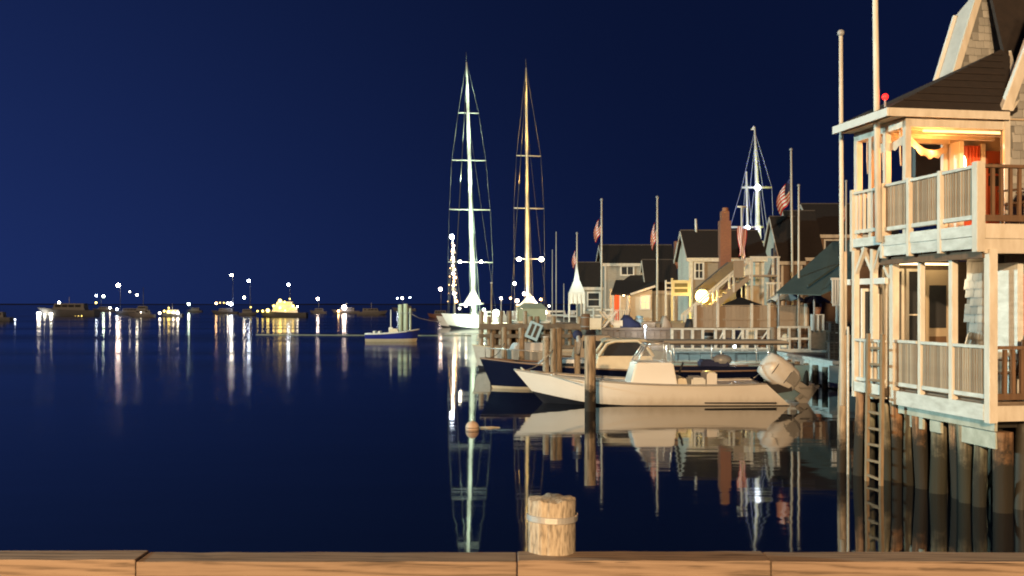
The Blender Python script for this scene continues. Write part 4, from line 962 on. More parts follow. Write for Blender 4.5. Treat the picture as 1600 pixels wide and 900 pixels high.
streetlamp('small pinkish lamp above the pier between the two tall masts', 783, 466, 64, 1.9, .07, 'p', 40, 0)

streetlamp('small bluish white lamp on the wharf edge below the lit cottage', 1008, 510, 51.8, .88, .06, 'c', 40, 90)
# white peaked canopy
cn = thing('peaked_canopy', 'small white peaked canopy tent in front of the shingled shed', 'tent', (X(901, 63), 63, 1.7), 0)
s_ = 63/F; hw_ = 12*s_; zt = Z(418, 63)-1.7; ze = Z(457, 63)-1.7; zv = Z(474, 63)-1.7
MB().add([(-hw_, -hw_, ze), (hw_, -hw_, ze), (hw_, hw_, ze), (-hw_, hw_, ze), (-hw_*.35, -hw_*.35, ze+(zt-ze)*.5), (hw_*.35, -hw_*.35, ze+(zt-ze)*.5), (hw_*.35, hw_*.35, ze+(zt-ze)*.5), (-hw_*.35, hw_*.35, ze+(zt-ze)*.5), (0, 0, zt+.3)],
         [(0, 1, 5, 4), (1, 2, 6, 5), (2, 3, 7, 6), (3, 0, 4, 7), (4, 5, 8), (5, 6, 8), (6, 7, 8), (7, 4, 8)]).build('canopy', canvas_w, cn)
for a_, b_ in ((-1, -1), (1, -1), (1, 1), (-1, 1)): tube('tent_pole', white, cn, [(a_*hw_*.97, b_*hw_*.97, 0), (a_*hw_*.97, b_*hw_*.97, ze)], .035, 6)
mb = MB(); vs = []
for k in range(13): xx = -hw_+2*hw_*k/12; vs += [(xx, -hw_-.01, ze), (xx, -hw_-.01+.03*math.sin(k*2), zv-.05*(k % 2))]
mb.add(vs, [(2*i, 2*i+2, 2*i+3, 2*i+1) for i in range(12)]); mb.build('valance', canvas_w, cn)
lamp(cn, (0, -.8, ze+.9), 16, (.75, 1, .95), .2)

# ------------------------------------------------------------------ flags
def flag(label, px, py0, py1, Y, wpx, group='drooping striped flags'):
    """limp flag hung from the hoist on the pole at px, folds falling to the west"""
    p = P(px, py0, Y); H = (py1-py0)/F*Y; W = wpx/F*Y
    t = thing('striped_flag', label, 'flag', p, 0, group)
    nu, nv = 14, 12; vs = []; uvs = []
    for j in range(nv+1):
        v = j/nv
        for i in range(nu+1):
            u = i/nu
            x = -W*(u*.9)*(.55+.45*math.sin(v*2.4+.4)); y = .16*W*math.sin(u*9+v*2.2)*(.3+u)
            z = -H*(v*.62+u*.36+.02*math.sin(u*8)); vs.append((x, y, z)); uvs.append((u, 1-v))
    me = bpy.data.meshes.new('flag_cloth'); fs = [(j*(nu+1)+i, j*(nu+1)+i+1, (j+1)*(nu+1)+i+1, (j+1)*(nu+1)+i) for j in range(nv) for i in range(nu)]
    me.from_pydata(vs, [], fs); ul = me.uv_layers.new(name='uv')
    for lo in me.loops: ul.data[lo.index].uv = uvs[lo.vertex_index]
    me.polygons.foreach_set('use_smooth', [True]*len(fs)); me.materials.append(flagm)
    o = link(bpy.data.objects.new('flag_cloth', me)); o.parent = t
    tube('halyard', rope, t, [(.02, -.02, .1), (.02, -.02, -H*1.1)], .008, 4)
def fp(label, px, ytop, Y, zb, r, pxb=None):
    return flagpole(label, (X(pxb or px, Y), Y, zb), (X(px, Y), Y, Z(ytop, Y)), r, r*.7)
fp('short flagpole rising beside the white peaked canopy', 901.5, 366, 66, 1.66, .06); flag('limp striped flag above the white peaked canopy', 901.5, 386, 420, 66, 9)
fp('white flagpole in front of the small shingled shed', 940, 314, 66, 1.66, .075); flag('furled striped flag on the pole by the small shingled shed', 939, 336, 380, 66, 13)
fp('white flagpole in front of the white cottage wall with the lit window', 1027, 310, 62, 1.66, .07); flag('striped flag on the pole in front of the lit cottage window', 1026, 340, 392, 62, 11)
fp('tall white flagpole by the green canvas roof', 1236, 236, 60, 1.66, .075, 1239); flag('largest mid-wharf striped flag, beside the twin white poles', 1234, 278, 338, 60, 24)
fp('bare thinner white pole next to the tall pole with the large flag', 1248, 292, 50, 1.66, .06)
fp('flagpole half hidden behind the stilted deck posts', 1322, 285, 48, .92, .05); flag('striped flag hanging behind the stilted deck posts', 1321, 298, 362, 48, 10)
t = fp('pole with a yard beside the brick chimney stair landing', 1159, 400, 56, 1.66, .05)
flag('bunched striped flag on the yard pole by the stair landing', 1158, 412-55, 400, 58, 14) if False else None

# ------------------------------------------------------------------ houses on the wharf
def house(name, label, x0, x1, y0, y1, zb, ze, zr, wallm=housewall, roofm=asphalt, ridge='x', endm=None, over=.22, cat='house'):
    t = thing(name, label, cat, ((x0+x1)/2, y0, zb), 0, None, True)
    if ridge == 'x':
        ym = (y0+y1)/2; end = [(y0, zb), (y1, zb), (y1, ze), (ym, zr), (y0, ze)]
        MB().slab([(x0+.01, y, z) for y, z in end], (x1-x0-.02, 0, 0)).build('wall', wallm, t)
        if endm: MB().slab([(x0-.02, y+.02*(1 if y == y0 else -1 if y == y1 else 0), z) for y, z in end], (.03, 0, 0)).build('gable_wall', endm, t)
        sl = (zr-ze)/(ym-y0)
        MB().slab([(x0-over, y0-over, ze-over*sl+.06), (x1+over, y0-over, ze-over*sl+.06), (x1+over, ym, zr+.06), (x0-over, ym, zr+.06)], (0, 0, .10)).build('roof', roofm, t)
        MB().slab([(x0-over, y1+over, ze-over*sl+.06), (x1+over, y1+over, ze-over*sl+.06), (x1+over, ym, zr+.06), (x0-over, ym, zr+.06)], (0, 0, .10)).build('roof', roofm, t)
        box('eave_board', trim, t, x0-over, x1+over, y0-over-.03, y0-over, ze-over*sl-.10, ze-over*sl+.12)
        MB().beam((x0-over-.02, y0-over, ze-over*sl+.04), (x0-over-.02, ym, zr+.04), .04, .18).build('rake_board', trim, t)
        MB().beam((x0-over-.02, y1+over, ze-over*sl+.04), (x0-over-.02, ym, zr+.04), .04, .18).build('rake_board', trim, t)
        box('ridge_cap', trim if zr > 90 else mat('roof_ridge', (.10, .08, .07), .8), t, x0-over, x1+over, ym-.09, ym+.09, zr+.13, zr+.20)
    else:
        xm = (x0+x1)/2; end = [(x0, zb), (x1, zb), (x1, ze), (xm, zr), (x0, ze)]
        MB().slab([(x, y0+.01, z) for x, z in end], (0, y1-y0-.02, 0)).build('wall', wallm, t)
        sl = (zr-ze)/(xm-x0)
        for xa, s in ((x0-over, -1), (x1+over, 1)):
            MB().slab([(xa, y0-over, ze-over*sl+.06), (xa, y1+over, ze-over*sl+.06), (xm, y1+over, zr+.06), (xm, y0-over, zr+.06)], (0, 0, .10)).build('roof', roofm, t)
            MB().beam((xa, y0-over-.02, ze-over*sl+.04), (xm, y0-over-.02, zr+.04), .04, .18).build('rake_board', trim, t)
    for x in (x0, x1): box('corner_board', trim, t, x-.07, x+.07, y0-.035, y0-.003, zb, ze-.12)
    return t
def hwin(h, px0, px1, py0, py1, Y, mull=1, tran=1, pane=glassm, m=white): return wframe(h, X(px0, Y), X(px1, Y), Z(py1, Y), Z(py0, Y), Y-.002, .10, m, pane, mull, tran, .09)
ZB = 1.66
litpane = emis('lit_window_pane', (1, .62, .28), 1.6)
# small shed, long cottage, front cottage
h1 = house('shingled_shed', 'small grey shingled shed with dark roof behind the first two flagpoles', X(908, 76), X(944, 76), 76, 81, ZB, Z(448, 76), Z(413, 78.5), housewall)
hwin(h1, 917, 938, 456, 480, 76, 0, 1)
h2 = house('long_cottage', 'long grey shingled cottage with a dark roof and a lit porch in front', X(946, 74), X(1055, 74), 74, 80, ZB, Z(412, 74), Z(386, 77), housewall)
hwin(h2, 969, 991, 415, 431, 74, 1, 0)
# lean-to with porch in front of it
lt = thing('porch_cottage', 'low cottage with an orange-lit porch and pale end wall', 'house', (X(990, 70), 70, ZB), 0, None, True)
yq = 69.0
MB().slab([(X(985, yq), yq, ZB), (X(1019, yq), yq, ZB), (X(1019, yq), yq, Z(452, yq)), (X(985, yq), yq, Z(460, yq))], (0, .1, 0)).build('wall', mat('cream_clapboard', (.58, .52, .42), .7, (.5, .44, .35), (2, 2, 20), .5), lt)
box('wall', housewall, lt, X(950, 73), X(1022, 73), 71.8, 71.9, ZB, Z(452, 72))
box('wall', housewall, lt, X(985, yq), X(985, yq)+.08, yq+.11, 71.7, ZB, Z(460, yq))
MB().slab([(X(955, 68.6), 68.6, Z(461, 68.6)), (X(985, 68.6), 68.6, Z(461, 68.6)), (X(1024, 68.6), 68.6, Z(448, 68.6)), (X(1024, 72.2), 72.2, Z(440, 72.2)), (X(962, 72.2), 72.2, Z(440, 72.2))], (0, 0, .12)).build('roof', asphalt, lt)
MB().beam((X(985, 68.55), 68.55, Z(460, 68.6)), (X(1024, 68.55), 68.55, Z(447, 68.6)), .04, .14).build('rake_board', trim, lt)
wframe(lt, X(1000, yq), X(1016, yq), Z(484, yq), Z(461, yq), yq-.002, .09, white, litpane, 1, 1, .08)
for pxp in (958, 969, 981): post(X(pxp, 68.8), 68.8, ZB, Z(461, 68.8), .12, trim, lt, 'porch_post')
d_ = box('door', redcloth, lt, X(960, 71.7), X(966, 71.7)+.1, 71.72, 71.78, ZB, ZB+2.0); 
rail_run((X(958, 68.7), 68.7), (X(984, 68.7), 68.7), ZB+.95, ZB+.15, trim, trim, 7, lt, .05)
lamp(lt, (X(966, 70.2), 70.2, ZB+1.9), 150, (1, .50, .15), .1); bulb(lt, (X(975, 71), 71.2, ZB+1.95), .06, 'o', 30, 'porch_lamp')
lamp(lt, (X(1008, yq), yq-1.1, ZB+2.0), 26, (1, .62, .30), .15)
wr = thing('shed_railing', 'white horizontal railing in front of the small shed', 'railing', (X(932, 67), 67, ZB), 0, None, True)
for py in (484, 493, 501): box('rail', white, wr, X(913, 67), X(956, 67), 66.97, 67.03, Z(py, 67)-.05, Z(py, 67)+.05)
for pxp in (913, 927, 942, 956): box('post', white, wr, X(pxp, 67)-.05, X(pxp, 67)+.05, 66.9, 66.965, ZB, Z(481, 67))
# middle gable roof piece
h2b = house('gabled_cottage', 'cottage with a steep dark roof between the long cottage and the brick chimney', X(1014, 71), X(1058, 71), 71.2, 75.2, ZB, Z(452, 71), Z(409, 73), palewall, asphalt, 'x', palewall)
box('chimney', brick, h2b, X(1054, 73), X(1061, 73), 72.8, 73.4, Z(420, 73), Z(377, 73)); 
dm = thing('dormer_lean_to', 'dark little lean-to roof against the long cottage wall', 'dormer', (X(990, 73), 73, ZB), 0, None, True)
MB().slab([(X(965, 72.8), 72.4, Z(446, 72.4)), (X(1010, 72.8), 72.4, Z(446, 72.4)), (X(1006, 73.9), 73.9, Z(432, 73.9)), (X(985, 73.9), 73.9, Z(432, 73.9))], (0, 0, .1)).build('roof', asphalt, dm)
# chimney house
Y3 = 60.0
h3 = house('chimney_house', 'grey shingled house with dark roof and tall brick chimney behind the stairs', X(1078, Y3), X(1192, Y3), Y3, Y3+4.2, ZB, Z(402, Y3), Z(364, Y3+2.1), mat('tan_shingle_siding', (.40, .35, .27), .9, (.29, .25, .19), (2.5, 2.5, 14), .5, .02, bscale=(6, 6, 22)), asphalt, 'x', palewall)
hwin(h3, 1084, 1100, 409, 437, Y3, 1, 1)
ck = MB().box(X(1125, 59.4), X(1142, 59.4), 59.3, 59.98, ZB, Z(345, 59.4)).box(X(1127.5, 59.4), X(1139.5, 59.4), 59.4, 59.9, Z(345, 59.4), Z(330, 59.4)).build('chimney', brick, h3)
tube('chimney_pot', mat('terracotta', (.45, .2, .11), .8), ck, [(X(1133.5, 59.6), 59.65, Z(331, 59.4)), (X(1133.5, 59.6), 59.65, Z(324, 59.4))], [.2, .17], 10)
tube('vent_pipe', white, h3, [(X(1088, Y3+2), Y3+2, Z(366, Y3+2)), (X(1087, Y3+2), Y3+2, Z(342, Y3+2))], .07, 8)
box('corner_board', mat('bright_white_trim', (.8, .78, .7), .5), h3, X(1078, Y3)-.02, X(1078, Y3)+.16, Y3-.07, Y3-.04, ZB, Z(404, Y3))
# roof ridge line of a lower shed sloping down in front (over the stairs)
ls = thing('stair_shed', 'low shed roof slope running beside the wooden stairs', 'shed', (X(1110, 58), 58, ZB), 0, None, True)
MB().slab([(X(1088, 57.6), 57.6, Z(452, 57.6)), (X(1128, 57.6), 57.6, Z(452, 57.6)), (X(1158, 57.6), 57.6, Z(409, 57.6)), (X(1140, 57.6), 57.6, Z(409, 57.6))], (0, .8, .0)).build('roof', mat('brown_shingle_slope', (.15, .12, .095), .9), ls)
box('wall', fencewood, ls, X(1092, 57.9), X(1150, 57.9), 57.9, 58.3, ZB, Z(453, 57.9))
# stairs
stt = thing('outside_stairs', 'tan wooden outside stairs climbing towards the landing by the chimney', 'stairs', (X(1075, 55), 55, ZB), 0, None, True)
YS = 55.0; p0, p1 = P(1068, 508, YS), P(1168, 424, YS)
for yy in (YS-.55, YS+.55):
    q0, q1 = p0.copy(), p1.copy(); q0.y = q1.y = yy
    MB().beam(q0+Vector((0, 0, -.3)), q1+Vector((0, 0, -.3)), .06, .26).build('stringer', fencewood, stt)
    MB().beam(q0+Vector((0, 0, .55)), q1+Vector((0, 0, .55)), .07, .10).build('handrail', trim, stt)
    for k in range(5):
        c = q0.lerp(q1, k/4); MB().box(c.x-.05, c.x+.05, yy-.05, yy+.05, max(ZB, c.z-.4), c.z+.58).build('post', trim, stt)
tread = mesh_of(MB().box(-.15, .15, -.5, .5, -.025, .025), 'tread', fencewood)
for k in range(14): c = p0.lerp(p1, (k+.5)/14); inst(tread, 'tread', stt, (c.x, YS, c.z-.22))
MB().box(p1.x, p1.x+1.6, YS-.6, YS+.6, p1.z-.3, p1.z-.2).build('landing', fencewood, stt)
for xx in (.1, 1.5):
    for yy in (-.55, .55): MB().box(p1.x+xx-.06, p1.x+xx+.06, YS+yy-.06, YS+yy+.06, ZB, p1.z+.75).build('post', trim, stt)
box('handrail', trim, stt, p1.x, p1.x+1.6, YS-.6, YS-.52, p1.z+.70, p1.z+.78)
lbx = thing('tan_utility_box', 'tan boarded box on the stair landing at the pole foot', 'box', (X(1154, 54.6), 54.5, p1.z), 0, None, True)
for k in range(4): box('plank', fencewood, lbx, X(1146, 54.4)+.14*k, X(1146, 54.4)+.14*k+.135, 54.36, 54.4, p1.z-.35, p1.z+.55)
box('lid', trim, lbx, X(1146, 54.4)-.03, X(1146, 54.4)+.6, 54.3, 54.8, p1.z+.55, p1.z+.62)
t = thing('striped_flag', 'bunched striped flag tied to the yard pole by the stair landing', 'flag', P(1159, 356, 56), 0, 'drooping striped flags')
def bunched(t, H, W):
    vs = []; uvs = []; nu, nv = 10, 8
    for j in range(nv+1):
        for i in range(nu+1):
            u, v = i/nu, j/nv; x = (u-.5)*W*(.35+.65*abs(math.cos(v*2.0))); vs.append((x, .12*math.sin(u*9+v*3)-.08, -H*v+.1*math.sin(u*7))); uvs.append((v*.6+.4, u))
    me = bpy.data.meshes.new('flag_cloth'); fs = [(j*(nu+1)+i, j*(nu+1)+i+1, (j+1)*(nu+1)+i+1, (j+1)*(nu+1)+i) for j in range(nv) for i in range(nu)]
    me.from_pydata(vs, [], fs); ul = me.uv_layers.new(name='uv')
    for lo in me.loops: ul.data[lo.index].uv = uvs[lo.vertex_index]
    me.polygons.foreach_set('use_smooth', [True]*len(fs)); me.materials.append(flagm); o = link(bpy.data.objects.new('flag_cloth', me)); o.parent = t
bunched(t, 1.6, .55)
yp = thing('yard_pole', 'white pole with a crosstree standing on the stair landing', 'flagpole', (X(1160, 56), 56, 4.2), 0, None, True)
tube('pole', white, yp, [(X(1160, 56), 56.05, 4.2), (X(1159, 56), 56.05, Z(322, 56))], .05, 8); tube('crosstree', white, yp, [P(1152, 323, 56.05), P(1165, 323, 56.05)], .05, 6)
# sign
sg = thing('hanging_sign', 'cream framed sign board with two dark lettered bands near the bright lamp', 'sign', P(1064, 450, 57), 0)
W, H = 13*57/F, 12*57/F
box('sign_board', yellowp, sg, -W, W, -.03, .03, -H, H); box('sign_band', olive, sg, -W*.78, W*.78, -.045, -.032, H*.12, H*.62); box('sign_band', olive, sg, -W*.78, W*.78, -.045, -.032, -H*.58, -H*.10)
for x in (-W-.04, W+.04): box('sign_post', yellowp, sg, x-.05, x+.05, -.05, .05, ZB-sg.location.z, H+.12)
lamp(sg, (0, -1.2, -.2), .6, (1, .8, .4), .1)
w2 = thing('small_white_gate', 'small white barred gate behind the cream sign', 'gate', (X(1046, 60), 60, ZB), 0, None, True)
for py in (442, 450, 459): box('rail', white, w2, X(1040, 60), X(1052, 60), 59.98, 60.02, Z(py, 60)-.05, Z(py, 60)+.05)
for pxp in (1040, 1052): box('post', white, w2, X(pxp, 60)-.05, X(pxp, 60)+.05, 59.9, 59.975, ZB, Z(438, 60))
streetlamp('large glaring warm lamp at the foot of the stairs', 1097, 463, 56.2, ZB, .36, 'y', 30, 260)
# tan fence
fn = thing('board_fence', 'tan solid board fence along the upper wharf edge', 'fence', (X(1170, 53), 53, ZB), 0, None, True)
YFN = 53.0
fb = mesh_of(MB().box(-.098, .098, -.015, .015, 0, 1.22), 'board', fencewood)
xs = X(1086, YFN)
while xs < X(1262, YFN): inst(fb, 'board', fn, (xs, YFN+random.uniform(-.006, .006), ZB+random.uniform(-.015, .015))); xs += .2
for pxp in (1086, 1121, 1174, 1201, 1258): box('post', trim, fn, X(pxp, YFN)-.06, X(pxp, YFN)+.06, YFN-.14, YFN-.02, ZB, ZB+1.36)
box('fence_cap', fencewood, fn, X(1086, YFN), X(1262, YFN), YFN-.05, YFN+.05, ZB+1.23, ZB+1.28)
box('fence_rail', fencewood, fn, X(1086, YFN), X(1262, YFN), YFN-.07, YFN-.018, ZB+.5, ZB+.58)
tarp2 = thing('black_tent', 'black low canvas cover peeking over the tan fence', 'tarpaulin', (X(1160, 54.2), 54.3, ZB))
MB().add([(-1.0, -.3, 1.3), (1.0, -.3, 1.3), (1.0, .3, 1.3), (-1.0, .3, 1.3), (-.1, 0, 1.72), (-1, -.3, 0), (1, -.3, 0), (1, .3, 0), (-1, .3, 0)], [(0, 1, 4), (1, 2, 4), (2, 3, 4), (3, 0, 4), (5, 6, 1, 0), (6, 7, 2, 1), (7, 8, 3, 2), (8, 5, 0, 3)]).build('canvas_cover', darkstuff, tarp2)
# houses on the right
Y4 = 64.0
h4 = house('steep_gable_house', 'narrow house with a steep pale gable end behind the lit rigging', X(1222, Y4), X(1252, Y4), Y4, Y4+4.6, ZB, Z(405, Y4), Z(342, Y4+2.3), mat('brown_shingle_siding', (.25, .17, .12), .9, (.17, .115, .08), (2.5, 2.5, 14), .5, .02, bscale=(6, 6, 22)), asphalt, 'x', palewall)
g_ = box('gable_window', glassm, h4, X(1222, Y4)-.06, X(1222, Y4)-.03, Y4+2.0, Y4+2.5, Z(425, Y4), Z(385, Y4))
h5 = house('second_gable_house', 'second pale gable with a dark roof just behind the steep gable house', X(1241, 66), X(1282, 66), 66, 70.0, ZB, Z(398, 66), Z(333, 68), mat('brown_shingle_siding', (.25, .17, .12)), asphalt, 'x', palewall)
h6 = house('large_roof_house', 'tan walled house with a large dark roof and white framed window, farthest on the wharf', X(1276, 68), X(1400, 68), 68, 74, ZB, Z(366, 68), Z(322, 71), mat('brown_shingle_siding', (.25, .17, .12)), asphalt, 'x', palewall)
hwin(h6, 1287, 1316, 374, 396, 68, 0, 0)
tube('vent_pipe', white, h6, [(X(1300, 70), 69.2, Z(362, 69)), (X(1300, 70), 69.2, Z(345, 69))], .04, 6)
# teal canvas roof
tr = thing('green_canvas_roof', 'large dark green canvas awning roof sloping down behind the patio umbrellas', 'awning', (X(1270, 50), 50, ZB), 0, None, True)
MB().slab([P(1212, 459, 49), P(1282, 462, 48), P(1330, 440, 48), P(1330, 376, 53), P(1301, 379, 53)], (0, .0, .05)).build('canopy', canvas_t, tr)
MB().beam(P(1262, 447, 48.2), P(1322, 405, 49.6), .06, .10).build('canopy_seam', canvas_t, tr)
for pxp in (1222, 1278, 1325): tube('awning_pole', metalgrey, tr, [(X(pxp, 49), 49.6, ZB), (X(pxp, 49), 49.6, Z(458 if pxp < 1300 else 436, 49.6))], .05, 6)
# umbrellas, white shutters, seats
def umbrella(label, px, ytop, yrim, Y, rpx_, m1, m2):
    r = rpx_/F*Y; c = P(px, ytop, Y); zr = Z(yrim, Y); t = thing('patio_umbrella', label, 'umbrella', (c.x, Y, ZB), 0, 'patio umbrellas behind the tan fence', True)
    n = 8
    for i in range(n):
        a0, a1 = 2*math.pi*i/n, 2*math.pi*(i+1)/n
        p1 = Vector((c.x+r*math.cos(a0), Y+r*math.sin(a0), zr)); p2 = Vector((c.x+r*math.cos(a1), Y+r*math.sin(a1), zr)); pm = (p1+p2)/2+Vector((0, 0, .10))
        MB().add([c, p1, pm, p2, c-Vector((0, 0, .02)), p1-Vector((0, 0, .02)), pm-Vector((0, 0, .02)), p2-Vector((0, 0, .02))], [(0, 1, 2), (0, 2, 3), (4, 6, 5), (4, 7, 6), (1, 5, 6, 2), (2, 6, 7, 3)]).build('canopy_panel', m1 if i % 2 else m2, t)
    tube('pole', metalgrey, t, [(c.x, Y, ZB), (c.x, Y, c.z)], .03, 6)
umbrella('patio umbrella with brown and pale panels in front of the white shutter', 1228, 452, 470, 54.5, 30, canvas_tan, canvas_w)
umbrella('brown patio umbrella farther right under the green canvas roof', 1272, 456, 474, 55.5, 26, canvas_tan, mat('brown_canvas', (.16, .12, .10), .85))
def shutter(label, px0, px1, py0, py1, Y):
    t = thing('white_lattice_shutter', label, 'shutter', (X((px0+px1)/2, Y), Y, ZB), 0, None, True)
    x0, x1, z0, z1 = X(px0, Y), X(px1, Y), Z(py1, Y), Z(py0, Y)
    box('head_rail', white, t, x0-.08, x1+.08, Y-.05, Y+.05, z1-.1, z1); box('bottom_rail', white, t, x0, x1, Y-.05, Y+.05, z0, z0+.1)
    for k in range(5): xx = x0+(x1-x0)*k/4; box('slat', white, t, xx-.035, xx+.035, Y-.04, Y+.04, z0+.1, z1-.1)
    box('post', white, t, (x0+x1)/2-.05, (x0+x1)/2+.05, Y+.06, Y+.14, ZB if Y > 52.6 else .9, z0)
shutter('white slatted shutter below the steep gable house', 1199, 1218, 441, 476, 55.5)
shutter('white slatted shutter beside the stilted deck building', 1301, 1317, 434, 478, 46.5)
box_ = thing('landing_cabinet', 'pale blue cabinet below the lit rigging by the stairs', 'cabinet', (X(1176, 56.5), 56.5, ZB), 0, None, True)
for k in range(3): box('plank', lightblue if k == 1 else white, box_, X(1167, 56.5)+.22*k, X(1167, 56.5)+.22*k+.21, 56.4, 57, Z(446, 56.5), Z(410, 56.5))
box('cabinet_base', fencewood, box_, X(1167, 56.5), X(1186, 56.5), 56.45, 56.95, ZB, Z(447, 56.5))
pt = thing('planter_pot', 'orange flower pot by the end of the tan fence', 'pot', P(1277, 488, 52), 0); MB().tube([(0, 0, -.1), (0, 0, .22)], [.14, .2], 12).build('pot', mat('terracotta', (.45, .2, .11)), pt)
MB().tube([(0, 0, .21), (0, 0, .26)], .22, 12).build('pot_rim', mat('terracotta', (.45, .2, .11)), pt); box('pot_stand', white, pt, -.3, .3, -.2, .2, -.14, -.1)
for x in (-.26, 0, .26): box('stand_leg', white, pt, x-.04, x+.04, -.18, .18, ZB-pt.location.z, -.14)

# ------------------------------------------------------------------ tall sailing yachts
wire = mat('stay_wire', (.13, .14, .14), .5)
spar = mat('white_spar', (.80, .82, .78), .4)
def stay(t, p, q, r=.024, m=wire): tube('stay', m, t, [p, q], r, 5)
def yacht(label, pxb, pxt, ytop, ywl, spread, hullL, hull_px, col, e, nlev, mastr, head):
    Y = D(ywl); base = Vector((X(pxb, Y), Y, 0)); top = P(pxt, ytop, Y)
    t = thing('tall_sailing_yacht', label, 'sailboat', base, 0, 'sailing yachts lit at the pier', True)
    # hull
    hx = X(hull_px, Y); ms, mbt, md, sh, hf, rail = hull_mesh(hullL, hullL*.24, 1.9, 1.5, 1.4, 1.6, .5, hullL*.4, draft=.8, ns=20)
    for mb_, nm, mm in ((ms, 'hull', gel), (mbt, 'hull_bottom', antifoul), (md, 'deck', deckwood)):
        mm_ = Matrix.Rotation(head, 3, 'Z'); mb_.v = [mm_ @ v+Vector((hx, Y-1, 0)) for v in mb_.v]; mb_.build(nm, mm, t)
    fb_ = Vector((math.cos(head), math.sin(head), 0)); c0_ = Vector((hx, Y-1, 0))
    for a_, b_ in ((.35, .55), (.62, .8)):
        q = c0_+fb_*hullL*(a_+b_)/2; o = frustum(-hullL*.1, hullL*.1, -1.1, 1.1, 1.3, -hullL*.085, hullL*.085, -.9, .9, 2.15); mm_ = Matrix.Rotation(head, 3, 'Z'); o.v = [mm_ @ v+q for v in o.v]
        k = o.build('coachroof', gel, t)
        o = MB().box(-hullL*.07, hullL*.07, -1.06, -.98, 1.65, 1.92); o.v = [mm_ @ v+q for v in o.v]; o.build('cabin_window', glassm, k)
    tube('mast', spar, t, [base+Vector((0, 0, 1.2)), base.lerp(top, .5), base.lerp(top, .85), top], [mastr, mastr*.85, mastr*.6, mastr*.3], 10)
    tube('masthead_aerial', wire, t, [top, top+Vector((-.05, 0, 1.2))], .03, 5)
    tips = []
    for (py, pl, pr_) in spread:
        f = (Z(py, Y))/(top.z); c = base.lerp(top, f)
        pL, pR = P(pl, py, Y), P(pr_, py+1, Y); pL.y = pR.y = Y; tube('spreader', spar, t, [pL, pR], .07, 6); tips.append((pL, pR))
    prev = [top, top]
    for pL, pR in tips:
        stay(t, prev[0], pL); stay(t, prev[1], pR); prev = [pL, pR]
    wL, wR = prev[0].x, prev[1].x
    stay(t, prev[0], Vector((wL+.1, Y-.5, 1.4))); stay(t, prev[1], Vector((wR-.1, Y-.5, 1.4)))
    stay(t, base.lerp(top, .96), Vector((base.x-2.3, Y-4, 1.8)), .045); stay(t, base.lerp(top, .8), Vector((base.x+2.6, Y+3, 1.8)))
    for k, dx in enumerate((-.45, .42, .75)): stay(t, base.lerp(top, .93-.12*k), Vector((base.x+dx, Y-.4, 1.4)), .04)
    # added bodiless spots floating in front of the mast to wash it
    for k in range(nlev):
        f = .06+.86*k/(nlev-1); c = base.lerp(top, f)
        for sgn in (-1, 1): spot(t, c+Vector((sgn*1.3, -2.2, -.6)), c+Vector((0, 1, .6)), e*(1.25 if k < 2 else 1), col, 130)
    return t, base, top, Y, c0_, fb_
spA = [(176, 716, 748), (250, 706, 759), (327, 702, 766), (409, 700, 770)]
ya, ba, ta, YA, ca, fa = yacht('tallest sailing yacht with a greenish white lit mast and four spreaders', 741, 729, 97, 514, spA, 15, 690, (.74, 1.0, .70), 800, 6, .30, R(28))
spB = [(243, 807, 845), (325, 803, 850), (404, 803, 851)]
yb_, bb_, tb_, YB, cb, fbb = yacht('sailing yacht with a yellow-orange lit mast behind the green booth', 825, 822, 106, 511, spB, 13, 800, (1.0, .56, .14), 420, 6, .26, R(18))
# furled sail covers, boom and deck bulbs
def cover(t, base, Y, px0, px1, py0, py1, pxm, pyt, m=canvas_w):
    pts = [P(px0, py1, Y-.5), P(px1, py1, Y-.5), P(pxm, pyt, Y-.4)]
    MB().slab(pts, (0, .25, 0)).build('sail_cover', m, t)
    tube('boom', spar, t, [P(px0-6, py1+1, Y-.4), P(px1+4, py1-1, Y-.4)], .13, 8)
cover(ya, ba, YA, 724, 752, 450, 475, 740, 448); cover(yb_, bb_, YB, 812, 842, 460, 476, 828, 458)
bulb(ya, P(719, 409, YA-.3), .16, 'w', 40); bulb(ya, P(752, 409, YA-.3), .16, 'w', 40)
for px, py, r in ((811, 405, .26), (846, 405, .30), (804, 443, .2), (808, 470, .22), (819, 459, .2), (838, 477, .30)): bulb(yb_, P(px, py, YB-.6), r, 'p' if py > 420 else 'w', 30)
for px, py, r, c in ((728, 478, .14, 'w'), (748, 470, .12, 'o'), (756, 484, .16, 'g'), (718, 482, .12, 'w')): bulb(ya, P(px, py, YA-1.2), r, c, 24)
for px, py, r, c in ((798, 466, .14, 'o'), (815, 481, .16, 'w'), (826, 486, .14, 'o'), (845, 468, .15, 'o'), (858, 478, .12, 'w'), (832, 466, .12, 'p')): bulb(yb_, P(px, py, YB-1.2), r, c, 24)
spot(ya, P(735, 470, YA-6), P(738, 498, YA), 420, (.9, 1, .85), 100); spot(yb_, P(828, 468, YB-6), P(828, 490, YB), 380, (1, .75, .45), 100)
spot(ya, P(696, 474, YA-6), P(706, 500, YA), 300, (.85, 1, .95), 100)
